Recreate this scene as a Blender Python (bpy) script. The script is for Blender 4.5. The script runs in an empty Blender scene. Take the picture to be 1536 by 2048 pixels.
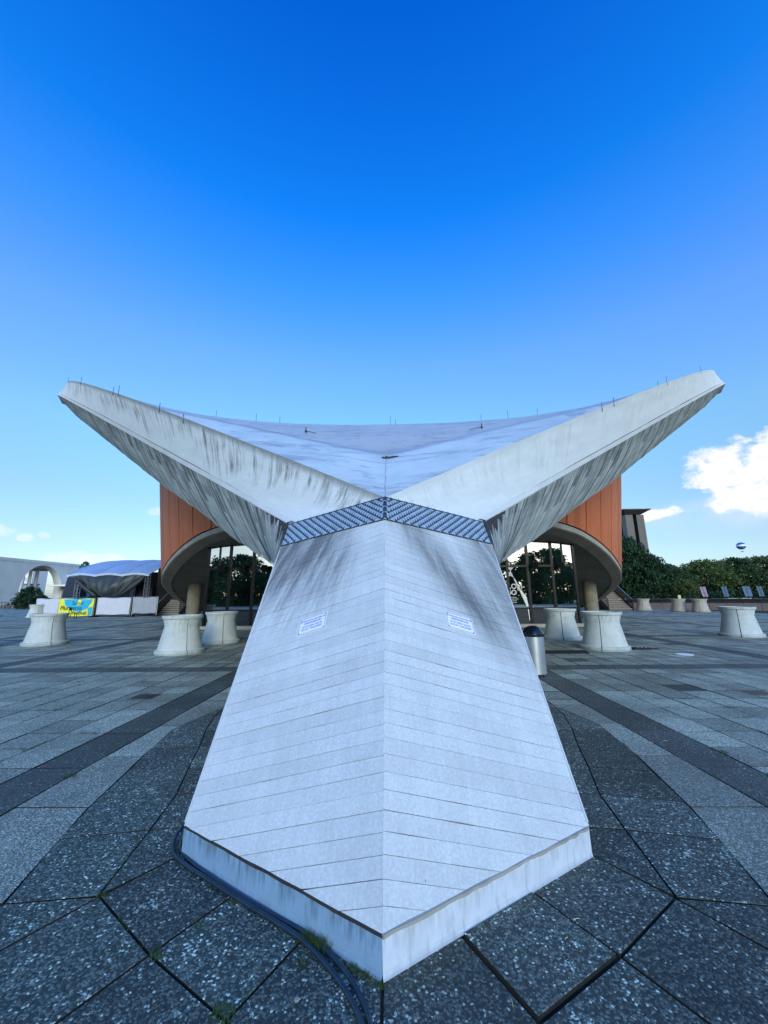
import bpy, math, random
import numpy as np
from mathutils import Vector, Matrix, noise as mnoise

rnd = random.Random(7)
sc = bpy.context.scene
COL = sc.collection
PI = math.pi

# ------------------------------------------------------------------ camera
cam_d = bpy.data.cameras.new('camera')
cam_d.sensor_fit = 'HORIZONTAL'
cam_d.sensor_width = 36.0
cam_d.lens = 767.85 / 1536 * 36.0
cam_d.clip_start = 0.05
cam_d.clip_end = 6000
cam = bpy.data.objects.new('camera', cam_d)
COL.objects.link(cam)
PITCH, YAW, ROLL = 0.212996, 0.014929, -0.008689
fw = Vector((-math.sin(YAW) * math.cos(PITCH), math.cos(YAW) * math.cos(PITCH), math.sin(PITCH)))
rt0 = Vector((math.cos(YAW), math.sin(YAW), 0))
up0 = rt0.cross(fw)
rt = rt0 * math.cos(ROLL) + up0 * math.sin(ROLL)
up = -rt0 * math.sin(ROLL) + up0 * math.cos(ROLL)
R = Matrix((rt, up, -fw)).transposed()
cam.matrix_world = Matrix.Translation((0.0537, 0, 1.6)) @ R.to_4x4()
sc.camera = cam

# ------------------------------------------------------------------ light
SUN_EL, SUN_AZ = math.radians(19), math.radians(171)       # azimuth clockwise from +Y (behind and to the right)
sun_d = bpy.data.lights.new('sun', 'SUN')
sun_d.energy = 0.5
sun_d.angle = math.radians(24)
sun_d.color = (0.94, 0.93, 0.84)
sun = bpy.data.objects.new('sun', sun_d)
COL.objects.link(sun)
sd = Vector((math.sin(SUN_AZ) * math.cos(SUN_EL), math.cos(SUN_AZ) * math.cos(SUN_EL), math.sin(SUN_EL)))
sun.rotation_euler = sd.to_track_quat('Z', 'Y').to_euler()

vs = sc.view_settings
sc.display_settings.display_device = 'sRGB'
vs.view_transform = 'Standard'
vs.look = 'None'
vs.gamma = 1
vs.use_curve_mapping = False
vs.exposure = 1.70

world = bpy.data.worlds.new('World')
sc.world = world
world.use_nodes = True
wt = world.node_tree
wt.nodes.clear()


class G:
    """tiny helper to write node graphs"""
    def __init__(s, nt):
        s.nt = nt

    def new(s, typ, ins=None, **kw):
        n = s.nt.nodes.new(typ)
        for k, v in kw.items():
            setattr(n, k, v)
        for k, v in (ins or {}).items():
            s.put(n.inputs[k], v)
        return n

    def put(s, sock, v):
        if isinstance(v, bpy.types.Node):
            v = v.outputs[0]
        if isinstance(v, bpy.types.NodeSocket):
            s.nt.links.new(v, sock)
        elif v is not None:
            if sock.type == 'RGBA' and not isinstance(v, (int, float)) and len(v) == 3:
                v = (*v, 1)
            if sock.type == 'RGBA' and isinstance(v, (int, float)):
                v = (v, v, v, 1)
            sock.default_value = v

    def m(s, op, a, b=0.0, c=0.0, clamp=False):
        n = s.nt.nodes.new('ShaderNodeMath')
        n.operation = op
        n.use_clamp = clamp
        s.put(n.inputs[0], a); s.put(n.inputs[1], b); s.put(n.inputs[2], c)
        return n.outputs[0]

    def vm(s, op, a, b=(0, 0, 0)):
        n = s.nt.nodes.new('ShaderNodeVectorMath')
        n.operation = op
        s.put(n.inputs[0], a); s.put(n.inputs[1], b)
        return n.outputs[0]

    def smooth(s, x, a, b, lo=0.0, hi=1.0):
        n = s.nt.nodes.new('ShaderNodeMapRange')
        n.interpolation_type = 'SMOOTHSTEP'
        s.put(n.inputs['Value'], x)
        s.put(n.inputs['From Min'], a); s.put(n.inputs['From Max'], b)
        s.put(n.inputs['To Min'], lo); s.put(n.inputs['To Max'], hi)
        return n.outputs[0]

    def mix(s, f, a, b, mode='MIX'):
        n = s.nt.nodes.new('ShaderNodeMix')
        n.data_type = 'RGBA'
        n.blend_type = mode
        s.put(n.inputs[0], f); s.put(n.inputs[6], a); s.put(n.inputs[7], b)
        return n.outputs[2]

    def ramp(s, x, stops, interp='LINEAR'):
        n = s.nt.nodes.new('ShaderNodeValToRGB')
        n.color_ramp.interpolation = interp
        el = n.color_ramp.elements
        while len(el) < len(stops):
            el.new(0.5)
        for e, (p, c) in zip(el, stops):
            e.position = p
            e.color = (*c, 1) if len(c) == 3 else c
        s.put(n.inputs[0], x)
        return n.outputs[0]

    def noise(s, vec, scale, detail=3, rough=0.5, dist=0.0):
        n = s.new('ShaderNodeTexNoise', {'Scale': scale, 'Detail': detail, 'Roughness': rough, 'Distortion': dist})
        if vec is not None:
            s.put(n.inputs['Vector'], vec)
        return n.outputs[0]

    def voro(s, vec, scale, feature='F1', rand=1.0):
        n = s.new('ShaderNodeTexVoronoi', {'Scale': scale, 'Randomness': rand}, feature=feature)
        if vec is not None:
            s.put(n.inputs['Vector'], vec)
        return n

    def comb(s, x, y, z=0.0):
        n = s.nt.nodes.new('ShaderNodeCombineXYZ')
        s.put(n.inputs[0], x); s.put(n.inputs[1], y); s.put(n.inputs[2], z)
        return n.outputs[0]

    def sep(s, v):
        n = s.nt.nodes.new('ShaderNodeSeparateXYZ')
        s.put(n.inputs[0], v)
        return n.outputs


g = G(wt)
tc = g.new('ShaderNodeTexCoord')
dx, dy, dz = g.sep(tc.outputs['Generated'])
el = g.m('ARCSINE', dz)
sky = g.new('ShaderNodeTexSky', sky_type='NISHITA', sun_disc=False)
sky.sun_elevation = SUN_EL
sky.sun_rotation = SUN_AZ
sky.ozone_density = 4.0
sky.dust_density = 1.0
elf = g.m('DIVIDE', el, PI / 2, clamp=True)
tint = g.ramp(elf, [(0.0, (0.40, 0.43, 0.50)), (0.07, (0.41, 0.395, 0.385)), (0.14, (0.43, 0.45, 0.41)),
                    (0.23, (0.48, 0.59, 0.56)), (0.36, (0.42, 0.62, 0.84)), (0.46, (0.17, 0.58, 0.98)),
                    (0.55, (0.03, 0.50, 1.0)), (0.72, (0.008, 0.34, 0.92)), (1.0, (0.01, 0.28, 0.85))])
skyc = g.mix(1.0, sky, tint, 'MULTIPLY')
# clouds, laid out by azimuth and elevation of the sky
az = g.m('ARCTAN2', dx, dy)
ae = g.comb(az, el)
nn = g.noise(g.vm('MULTIPLY', ae, (1, 1.35, 1)), 20, 7, 0.62)
nb = g.noise(g.vm('MULTIPLY', ae, (1, 1.5, 1)), 7, 4, 0.55)
def blob(u, v, a, b):
    p = g.vm('DIVIDE', g.vm('SUBTRACT', ae, (u, v, 0)), (a, b, 1))
    n = g.nt.nodes.new('ShaderNodeVectorMath'); n.operation = 'LENGTH'
    g.put(n.inputs[0], p)
    return g.m('SUBTRACT', 1.0, n.outputs['Value'])
big = None
for b in [(0.735, 0.232, 0.062, 0.048), (0.80, 0.235, 0.085, 0.062), (0.90, 0.215, 0.13, 0.085), (1.08, 0.17, 0.16, 0.09),
          (0.765, 0.180, 0.060, 0.035), (0.605, 0.164, 0.060, 0.013), (-0.83, 0.122, 0.045, 0.017), (-0.772, 0.113, 0.014, 0.010),
          (-0.744, 0.120, 0.010, 0.008), (-0.559, 0.188, 0.022, 0.012), (-0.665, 0.078, 0.075, 0.012), (-1.10, 0.13, 0.15, 0.035),
          (1.45, 0.12, 0.2, 0.05), (-1.7, 0.16, 0.25, 0.05)]:
    q = blob(*b)
    big = q if big is None else g.m('MAXIMUM', big, q)
fld = g.m('ADD', big, g.m('MULTIPLY', g.m('SUBTRACT', nn, 0.5), 2.4))
fld = g.m('ADD', fld, g.m('MULTIPLY', g.m('SUBTRACT', nb, 0.5), 0.8))
cmask = g.smooth(fld, -0.15, 0.45)
cmask = g.m('MULTIPLY', cmask, g.smooth(az, -0.45, 0.3, 0.38, 1.0))
near = g.smooth(big, -0.75, -0.1)
cmask = g.m('MULTIPLY', cmask, near)
# thin veil near the large cloud
veil = g.m('MULTIPLY', g.smooth(blob(0.73, 0.150, 0.20, 0.05), 0.0, 0.8), g.smooth(nb, 0.30, 0.65, 0.12, 0.6))
puff = g.smooth(g.noise(g.vm('MULTIPLY', ae, (1, 1.3, 1)), 33, 5, 0.6), 0.3, 0.7)
ccol = g.mix(puff, (1.85, 1.95, 2.10), (2.6, 2.45, 2.25))
skyc = g.mix(veil, skyc, (1.5, 1.75, 2.1))
skyc = g.mix(cmask, skyc, ccol)
bg = g.new('ShaderNodeBackground', {'Color': skyc, 'Strength': 0.15})
wo = g.new('ShaderNodeOutputWorld', {'Surface': bg})


# ------------------------------------------------------------------ materials
MATS = {}
def new_mat(name):
    m = bpy.data.materials.new(name)
    m.use_nodes = True
    nt = m.node_tree
    nt.nodes.clear()
    q = G(nt)
    MATS[name] = m
    return m, q


def finish(q, color, rough=0.6, metal=0.0, bump=None, bump_str=0.3, bump_dist=0.01, spec=0.5, **kw):
    b = q.new('ShaderNodeBsdfPrincipled')
    q.put(b.inputs['Base Color'], color)
    q.put(b.inputs['Roughness'], rough)
    q.put(b.inputs['Metallic'], metal)
    q.put(b.inputs['Specular IOR Level'], spec)
    for k, v in kw.items():
        q.put(b.inputs[k.replace('_', ' ')], v)
    if bump is not None:
        bn = q.new('ShaderNodeBump', {'Strength': bump_str, 'Distance': bump_dist, 'Height': bump})
        q.put(b.inputs['Normal'], bn)
    q.new('ShaderNodeOutputMaterial', {'Surface': b})
    return b


def simple(name, c, rough=0.6, metal=0.0, var=0.12, scale=4.0, bump_scale=None, spec=0.5, streak=0.0):
    m, q = new_mat(name)
    t = q.new('ShaderNodeTexCoord').outputs['Object']
    n = q.noise(t, scale, 5, 0.6)
    lo = tuple(x * (1 - var) for x in c)
    hi = tuple(min(1, x * (1 + var)) for x in c)
    col = q.ramp(n, [(0.3, lo), (0.7, hi)])
    if streak:
        s_ = q.noise(q.vm('MULTIPLY', t, (6, 6, 0.5)), 2.0, 4, 0.6)
        col = q.mix(q.smooth(s_, 0.5, 0.75, 0, streak), col, tuple(x * 0.35 for x in c))
    bmp = q.noise(t, bump_scale, 3, 0.6) if bump_scale else None
    finish(q, col, rough, metal, bmp, 0.25, 0.01, spec)
    return m


def rand_value(q):
    oi = q.new('ShaderNodeObjectInfo').outputs['Random']
    gi = q.new('ShaderNodeNewGeometry').outputs['Random Per Island']
    return q.m('FRACT', q.m('ADD', oi, gi))


def aggregate(name, dark, light, peb, tone, scale, white, lichen):
    """exposed-aggregate concrete paver"""
    m, q = new_mat(name)
    pos = q.new('ShaderNodeNewGeometry').outputs['Position']
    wob = q.vm('ADD', pos, q.vm('SCALE', q.new('ShaderNodeTexNoise', {'Vector': pos, 'Scale': 60.0}).outputs['Color'], (0, 0, 0)))
    v = q.voro(pos, scale)
    cellr = q.sep(v.outputs['Color'])[0]
    col = q.ramp(cellr, [(0.0, tuple(x * 0.55 for x in dark)), (0.45, dark), (0.75, light), (1 - white, light), (min(0.999, 1 - white + 0.02), peb), (1.0, tuple(min(1, x * 1.25) for x in peb))])
    edge = q.smooth(v.outputs['Distance'], 0.35, 0.65)
    col = q.mix(q.m('MULTIPLY', edge, 0.55), col, tuple(x * 0.45 for x in dark))
    # sparse larger pale pebbles, in clusters
    dst = q.nt.nodes.new('ShaderNodeVectorMath'); dst.operation = 'SCALE'
    q.put(dst.inputs[0], q.vm('SUBTRACT', q.new('ShaderNodeTexNoise', {'Vector': pos, 'Scale': 34.0, 'Detail': 3.0}).outputs['Color'], (0.5, 0.5, 0.5)))
    dst.inputs['Scale'].default_value = 0.045
    v2 = q.voro(q.vm('ADD', pos, dst.outputs[0]), scale * 0.55)
    r2 = q.sep(v2.outputs['Color'])[1]
    clus = q.smooth(q.noise(pos, 3.4, 6, 0.75), 0.53, 0.68)
    thr = q.m('SUBTRACT', 1.0, q.m('MULTIPLY', clus, lichen))
    on = q.m('MULTIPLY', q.m('GREATER_THAN', r2, thr), q.smooth(v2.outputs['Distance'], 0.55, 0.38))
    ragged = q.smooth(q.noise(pos, scale * 1.3, 2, 0.5), 0.36, 0.5)
    col = q.mix(q.m('MULTIPLY', q.m('MULTIPLY', on, ragged), 0.9), col, peb)
    rv = rand_value(q)
    tv = q.smooth(rv, 0, 1, 1 - tone, 1 + tone)
    big = q.smooth(q.noise(pos, 0.9, 4, 0.6), 0.3, 0.7, 0.78, 1.18)
    col = q.mix(1.0, col, q.comb(q.m('MULTIPLY', tv, big), q.m('MULTIPLY', tv, big), q.m('MULTIPLY', tv, big)), 'MULTIPLY')
    damp = q.smooth(q.noise(pos, 2.3, 5, 0.65), 0.52, 0.72)
    col = q.mix(q.m('MULTIPLY', damp, 0.35), col, tuple(x * 0.5 for x in dark))
    h = q.m('SUBTRACT', 1.0, v.outputs['Distance'])
    finish(q, col, 0.62, 0, h, 0.55, 0.006, 0.45)
    return m


aggregate('paver_light', (0.265, 0.30, 0.235), (0.54, 0.60, 0.47), (0.72, 0.77, 0.66), 0.26, 105, 0.08, 0.12)
aggregate('paver_dark', (0.056, 0.072, 0.060), (0.14, 0.17, 0.142), (0.46, 0.54, 0.45), 0.18, 95, 0.03, 0.22)
aggregate('paver_coarse', (0.050, 0.070, 0.058), (0.165, 0.21, 0.17), (0.54, 0.66, 0.54), 0.28, 92, 0.055, 0.75)
simple('joint_soil', (0.010, 0.013, 0.009), 0.95, 0, 0.4, 20)

# painted concrete of the abutment, stained where water runs off it; UV = (across, along) in metres
m, q = new_mat('painted_concrete')
uv = q.new('ShaderNodeUVMap').outputs[0]
U, V, _ = q.sep(uv)
pos = q.new('ShaderNodeNewGeometry').outputs['Position']
aU = q.m('ABSOLUTE', U)
base = q.ramp(q.noise(uv, 5, 6, 0.65), [(0.3, (0.57, 0.615, 0.61)), (0.7, (0.64, 0.69, 0.685))])
fine = q.smooth(q.noise(uv, 60, 3, 0.6), 0.35, 0.7, 0.90, 1.05)
fine = q.m('MULTIPLY', fine, q.smooth(q.noise(q.comb(q.m('MULTIPLY', U, 22), q.m('MULTIPLY', V, 1.6)), 1.0, 5, 0.65), 0.35, 0.7, 0.96, 1.02))
fine = q.m('MULTIPLY', fine, q.smooth(q.noise(uv, 1.6, 5, 0.6), 0.35, 0.65, 0.95, 1.02))
base = q.mix(1.0, base, q.comb(fine, fine, fine), 'MULTIPLY')
tone = q.smooth(rand_value(q), 0, 1, 0.955, 1.03)
base = q.mix(1.0, base, q.comb(tone, tone, tone), 'MULTIPLY')
wav = q.m('MULTIPLY', q.m('SUBTRACT', q.noise(q.comb(U, q.m('MULTIPLY', V, 0.45)), 1.6, 2, 0.5), 0.5), 0.30)
streak = q.noise(q.comb(q.m('MULTIPLY', q.m('ADD', aU, q.m('MULTIPLY', V, 0.25)), 8.5), q.m('MULTIPLY', V, 0.8)), 1.0, 6, 0.68)
left = q.m('MULTIPLY', q.m('LESS_THAN', U, 0), q.m('MULTIPLY', q.smooth(q.m('ADD', V, q.m('MULTIPLY', q.m('SUBTRACT', streak, 0.5), 1.6)), 1.95, 3.0), q.smooth(q.m('ADD', aU, wav), 0.16, 0.62)))
cR = q.m('MULTIPLY_ADD', q.m('SUBTRACT', 3.25, V), 0.62, 0.30)
dR = q.m('DIVIDE', q.m('SUBTRACT', q.m('ADD', aU, wav), cR), 0.30)
bR = q.m('POWER', 2.718, q.m('MULTIPLY', q.m('MULTIPLY', dR, dR), -1.0))
edgeR = q.m('MULTIPLY', q.smooth(aU, 0.75, 1.3), q.smooth(V, 1.3, 2.4))
right = q.m('MULTIPLY', q.m('GREATER_THAN', U, 0), q.m('MULTIPLY', q.smooth(V, 1.35, 2.3), q.m('MAXIMUM', bR, q.m('MULTIPLY', edgeR, 0.75))))
msk = q.m('MULTIPLY', q.m('ADD', left, right), 1.15)
msk = q.m('MULTIPLY', msk, q.smooth(streak, 0.30, 0.66, 0.42, 1.0))
col = q.mix(q.m('MULTIPLY', q.m('MINIMUM', msk, 1.0), 0.84, clamp=True), base, (0.075, 0.085, 0.088))
scuff = q.m('MULTIPLY', q.smooth(q.noise(uv, 11, 6, 0.75), 0.66, 0.74), 0.30)
col = q.mix(scuff, col, (0.25, 0.26, 0.26))
pv = q.voro(q.vm('MULTIPLY', uv, (1.3, 0.9, 1)), 6.5)
pit = q.m('MULTIPLY', q.smooth(pv.outputs['Distance'], 0.045, 0.02), q.m('GREATER_THAN', q.sep(pv.outputs['Color'])[0], 0.55))
col = q.mix(q.m('MULTIPLY', pit, 0.75), col, (0.10, 0.11, 0.11))
finish(q, col, 0.62, 0, q.noise(uv, 45, 5, 0.65), 0.6, 0.005, 0.35)

simple('joint_dark', (0.03, 0.03, 0.03), 0.9, 0, 0.3, 9)

# plinth: weathered render, drip streaks under the top edge
def plinth_mat(name, c, st, dirt):
    m, q = new_mat(name)
    uv = q.new('ShaderNodeUVMap').outputs[0]
    U, V, _ = q.sep(uv)
    b = q.ramp(q.noise(uv, 9, 6, 0.65), [(0.3, tuple(x * 0.86 for x in c)), (0.7, c)])
    s_ = q.noise(q.comb(q.m('MULTIPLY', U, 30), q.m('MULTIPLY', V, 3.5)), 1.0, 5, 0.65)
    mk = q.m('MULTIPLY', q.smooth(s_, 0.42, 0.62), q.smooth(q.m('ADD', V, q.m('MULTIPLY', q.noise(q.comb(U, 0.0), 9, 3, 0.6), 0.12)), 0.10, 0.22))
    b = q.mix(q.m('MULTIPLY', mk, st), b, tuple(x * 0.30 for x in c))
    dk = q.m('MULTIPLY', q.smooth(q.noise(q.comb(q.m('MULTIPLY', U, 8), q.m('MULTIPLY', V, 1.5)), 2.4, 6, 0.7), 0.50, 0.66), dirt)
    b = q.mix(dk, b, tuple(x * 0.35 for x in c))
    low = q.smooth(q.m('ADD', V, q.m('MULTIPLY', q.noise(uv, 14, 3), 0.03)), 0.05, 0.005, 0, 0.5)
    b = q.mix(low, b, (0.05, 0.07, 0.07))
    finish(q, b, 0.5, 0, q.noise(uv, 40, 5, 0.65), 0.5, 0.004, 0.4)
plinth_mat('plinth_left_shade', (0.25, 0.41, 0.58), 0.8, 0.25)  # bluer and darker: the shade on this face is put into its colour
plinth_mat('plinth_right_lit', (0.66, 0.75, 0.84), 0.30, 0.35)  # paler: the light falling on this face is put into its colour

# edge beam fascia: UV x = metres along, y = 0 lower edge .. 1 upper edge
def fascia_mat(name, amt, lo):
    m, q = new_mat(name)
    uv = q.new('ShaderNodeUVMap').outputs[0]
    U, V, _ = q.sep(uv)
    b = q.ramp(q.noise(q.comb(U, q.m('MULTIPLY', V, 3)), 1.2, 6, 0.65), [(0.3, (0.57, 0.62, 0.62)), (0.7, (0.68, 0.73, 0.72))])
    s1 = q.noise(q.comb(q.m('MULTIPLY', q.m('SUBTRACT', U, q.m('MULTIPLY', V, 0.9)), 9.0), q.m('MULTIPLY', V, 0.9)), 1.0, 6, 0.7, 0.4)
    s2 = q.noise(q.comb(q.m('MULTIPLY', U, 0.55), 0.0), 1.0, 3, 0.6)
    reach = q.smooth(s2, 0.3, 0.65, 0.95, 0.25)
    mk = q.m('MULTIPLY', q.smooth(s1, 0.46, 0.64), q.smooth(V, q.m('SUBTRACT', reach, 0.25), q.m('ADD', reach, 0.2)))
    mk = q.m('MAXIMUM', mk, q.m('MULTIPLY', q.smooth(q.m('ADD', V, q.m('MULTIPLY', s1, 0.25)), 0.93, 1.12), 0.85))
    mk = q.m('MULTIPLY', mk, q.smooth(U, lo, lo - 6.0))
    b = q.mix(q.m('MULTIPLY', mk, amt, clamp=True), b, (0.10, 0.10, 0.085))
    f2 = q.m('MULTIPLY', q.smooth(q.noise(q.comb(U, V), 7, 7, 0.8), 0.60, 0.68), 0.35 * amt)
    b = q.mix(f2, b, (0.20, 0.20, 0.19))
    finish(q, b, 0.6, 0, q.noise(q.comb(U, V), 9, 6, 0.7), 0.3, 0.03, 0.35)
fascia_mat('fascia_stained', 0.82, 26.0)
fascia_mat('fascia_clean', 0.16, 22.0)

m, q = new_mat('soffit_board')
uv = q.new('ShaderNodeUVMap').outputs[0]
U, V, _ = q.sep(uv)
rv = rand_value(q)
b = q.ramp(rv, [(0, (0.24, 0.27, 0.26)), (0.5, (0.30, 0.335, 0.32)), (1, (0.37, 0.41, 0.39))])
s_ = q.noise(q.comb(q.m('MULTIPLY', U, 5.5), q.m('MULTIPLY', V, 0.6)), 1.0, 6, 0.7)
mk = q.m('MULTIPLY', q.smooth(s_, 0.42, 0.58), q.smooth(q.m('SUBTRACT', V, q.m('MULTIPLY', rv, 0.30)), 0.22, 0.72))
b = q.mix(q.m('MULTIPLY', mk, 0.78), b, (0.045, 0.050, 0.042))
s3 = q.smooth(q.noise(q.comb(q.m('MULTIPLY', U, 12), q.m('MULTIPLY', V, 0.4)), 1.0, 4, 0.6), 0.58, 0.72, 0, 0.6)
b = q.mix(s3, b, (0.09, 0.095, 0.09))
finish(q, b, 0.8, 0, s_, 0.4, 0.02, 0.25)

m, q = new_mat('roof_membrane')
pos = q.new('ShaderNodeNewGeometry').outputs['Position']
X_, Y_, Z_ = q.sep(pos)
b = q.ramp(q.noise(pos, 0.8, 6, 0.65), [(0.3, (0.38, 0.465, 0.49)), (0.7, (0.58, 0.685, 0.70))])
wv = q.noise(q.vm('MULTIPLY', pos, (0.35, 1.6, 1.6)), 1.6, 7, 0.72, 0.8)
zone = q.smooth(q.m('SUBTRACT', Y_, q.m('ABSOLUTE', q.m('MULTIPLY', X_, 0.30))), 6.2, 6.9)  # saddle tone behind the crease: slope shading put into the colour
b = q.mix(q.m('MULTIPLY', zone, 0.8), b, (0.41, 0.425, 0.41))
lin = q.m('MULTIPLY', q.m('MULTIPLY', zone, q.m('SUBTRACT', 1.0, zone)), 2.6)  # dark line painted into the crease between wing and saddle
b = q.mix(lin, b, (0.22, 0.24, 0.27))
b = q.mix(q.smooth(wv, 0.50, 0.62, 0, 0.6), b, (0.16, 0.19, 0.24))
sp_ = q.smooth(q.noise(q.vm('MULTIPLY', pos, (1.0, 0.6, 1.0)), 2.6, 8, 0.8), 0.53, 0.63, 0, 0.6)
b = q.mix(q.m('MULTIPLY', sp_, zone), b, (0.17, 0.18, 0.18))
b = q.mix(q.smooth(q.noise(pos, 4, 7, 0.8), 0.58, 0.7, 0, 0.4), b, (0.2, 0.21, 0.22))
finish(q, b, 0.42, 0, wv, 0.35, 0.05, 0.5)

# orange panels
m, q = new_mat('orange_panel')
pos = q.new('ShaderNodeNewGeometry').outputs['Position']
rv = rand_value(q)
b = q.ramp(rv, [(0, (0.45, 0.120, 0.045)), (1, (0.56, 0.165, 0.066))])
n_ = q.noise(q.vm('MULTIPLY', pos, (1, 1, 0.35)), 2.2, 6, 0.65)
b = q.mix(q.smooth(n_, 0.45, 0.75, 0, 0.35), b, (0.30, 0.075, 0.03))
finish(q, b, 0.6, 0, q.noise(pos, 60, 3), 0.1, 0.01, 0.3)

simple('concrete_grey', (0.33, 0.32, 0.285), 0.8, 0, 0.15, 1.5, 12)
simple('concrete_brown', (0.20, 0.172, 0.135), 0.85, 0, 0.2, 0.8, 14)
simple('concrete_pale', (0.62, 0.64, 0.60), 0.8, 0, 0.1, 0.25, 3, streak=0.1)
simple('column_concrete', (0.21, 0.195, 0.15), 0.8, 0, 0.25, 2.2, 14, streak=0.35)
def planter_mat(name, c):
    m, q = new_mat(name)
    t = q.new('ShaderNodeTexCoord').outputs['Object']
    x, y, z = q.sep(t)
    rnd_ = q.new('ShaderNodeObjectInfo').outputs['Random']
    tv = q.vm('ADD', t, q.comb(q.m('MULTIPLY', rnd_, 20), 0.0, 0.0))
    b = q.ramp(q.noise(tv, 3, 6, 0.65), [(0.3, tuple(v * 0.86 for v in c)), (0.7, tuple(v * 1.06 for v in c))])
    foot = q.smooth(q.m('ADD', z, q.m('MULTIPLY', q.noise(tv, 7, 4), 0.16)), 0.20, 0.08, 0, 0.55)
    b = q.mix(foot, b, tuple(v * 0.45 for v in c))
    dr = q.m('MULTIPLY', q.smooth(q.noise(q.vm('MULTIPLY', tv, (11, 11, 0.8)), 1.0, 5, 0.65), 0.52, 0.68), q.smooth(z, 0.35, 1.0, 0.1, 0.55))
    b = q.mix(dr, b, tuple(v * 0.5 for v in c))
    finish(q, b, 0.72, 0, q.noise(tv, 60, 4, 0.6), 0.3, 0.006, 0.3)
planter_mat('planter_concrete', (0.54, 0.595, 0.58))
planter_mat('planter_warm', (0.43, 0.41, 0.36))
simple('dark_steel', (0.012, 0.013, 0.016), 0.35, 0.3, 0.2, 6)
simple('frame_steel', (0.010, 0.011, 0.014), 0.3, 0.5, 0.2, 6)
simple('zinc', (0.36, 0.50, 0.62), 0.45, 0.2, 0.18, 12)
simple('zinc_dark', (0.06, 0.09, 0.11), 0.4, 0.4, 0.25, 12)
simple('stainless', (0.66, 0.70, 0.74), 0.34, 0.85, 0.10, 3)
simple('black_gloss', (0.008, 0.012, 0.022), 0.12, 0.0, 0.1, 3)
simple('rubber', (0.012, 0.030, 0.048), 0.30, 0.0, 0.3, 15)
simple('sign_white', (0.80, 0.82, 0.84), 0.3, 0.0, 0.03, 3)
simple('ink_blue', (0.03, 0.12, 0.50), 0.5)
simple('ink_dark', (0.02, 0.02, 0.03), 0.5)
simple('tent_blue', (0.27, 0.40, 0.66), 0.45, 0.0, 0.12, 1.0)
simple('tent_white', (0.42, 0.50, 0.62), 0.5)
simple('tarp_grey', (0.034, 0.046, 0.050), 0.5, 0.0, 0.3, 1.5)
simple('tarp_navy', (0.010, 0.020, 0.050), 0.5)
simple('tarp_brown', (0.055, 0.045, 0.045), 0.6, 0.0, 0.3, 2)
simple('canvas_white', (0.56, 0.58, 0.66), 0.8, 0.0, 0.06, 2)
simple('canvas_grey', (0.32, 0.36, 0.44), 0.8, 0.0, 0.06, 2)
simple('yellow', (0.78, 0.80, 0.06), 0.6)
simple('cyan', (0.02, 0.42, 0.66), 0.6)
simple('alu', (0.45, 0.50, 0.55), 0.35, 0.8)
simple('stage_black', (0.012, 0.012, 0.016), 0.8)
simple('bark', (0.05, 0.04, 0.03), 0.9, 0, 0.3, 4, 10)
simple('wood_step', (0.34, 0.30, 0.25), 0.8, 0, 0.12, 3)
simple('step_riser_shadow', (0.13, 0.115, 0.10), 0.9)  # dark riser colour stands in for the shadow under each nosing
simple('parapet', (0.15, 0.13, 0.125), 0.85, 0, 0.15, 1.5)
simple('granite_black', (0.065, 0.068, 0.07), 0.35, 0.2, 0.2, 0.1)
simple('teal_glass', (0.03, 0.16, 0.24), 0.1, 0.4)
simple('pale_blue_wall', (0.30, 0.45, 0.60), 0.5, 0, 0.2, 0.6)
simple('lip_paint', (0.58, 0.62, 0.62), 0.6, 0, 0.08, 2)
simple('white_paint', (0.78, 0.78, 0.77), 0.5, 0, 0.05, 2)
simple('interior', (0.03, 0.03, 0.028), 0.9)
simple('flag_blue', (0.07, 0.13, 0.22), 0.6, 0, 0.3, 2)
simple('flag_pink', (0.30, 0.22, 0.32), 0.6, 0, 0.3, 3)
simple('balloon_blue', (0.04, 0.14, 0.42), 0.4, 0, 0.1, 1)
simple('low_glass', (0.012, 0.018, 0.022), 0.06, 0, 0.2, 2, spec=0.9)  # bottom panes: same glazing, their dim reflection put into a darker material
simple('soil', (0.03, 0.025, 0.02), 0.95)
simple('grass_ground', (0.035, 0.055, 0.02), 0.95, 0, 0.3, 0.3)
simple('straw', (0.55, 0.52, 0.26), 0.8)


def foliage(name, lo, hi):
    m, q = new_mat(name)
    rv = q.new('ShaderNodeNewGeometry').outputs['Random Per Island']
    pos = q.new('ShaderNodeNewGeometry').outputs['Position']
    n_ = q.noise(pos, 0.35, 3, 0.6)
    f = q.m('ADD', q.m('MULTIPLY', rv, 0.5), q.m('MULTIPLY', n_, 0.6), clamp=True)
    c = q.ramp(f, [(0.15, lo), (0.85, hi)])
    d = q.new('ShaderNodeBsdfPrincipled', {'Base Color': c, 'Roughness': 0.6, 'Specular IOR Level': 0.3})
    t = q.new('ShaderNodeBsdfTranslucent', {'Color': c})
    mx = q.new('ShaderNodeMixShader', {0: 0.25, 1: d, 2: t})
    q.new('ShaderNodeOutputMaterial', {'Surface': mx})
foliage('leaf_dark', (0.008, 0.028, 0.015), (0.032, 0.080, 0.030))
foliage('leaf_mid', (0.011, 0.038, 0.014), (0.055, 0.105, 0.033))
foliage('leaf_light', (0.025, 0.060, 0.015), (0.12, 0.165, 0.045))
foliage('grass_blade', (0.02, 0.06, 0.012), (0.09, 0.15, 0.03))

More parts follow.
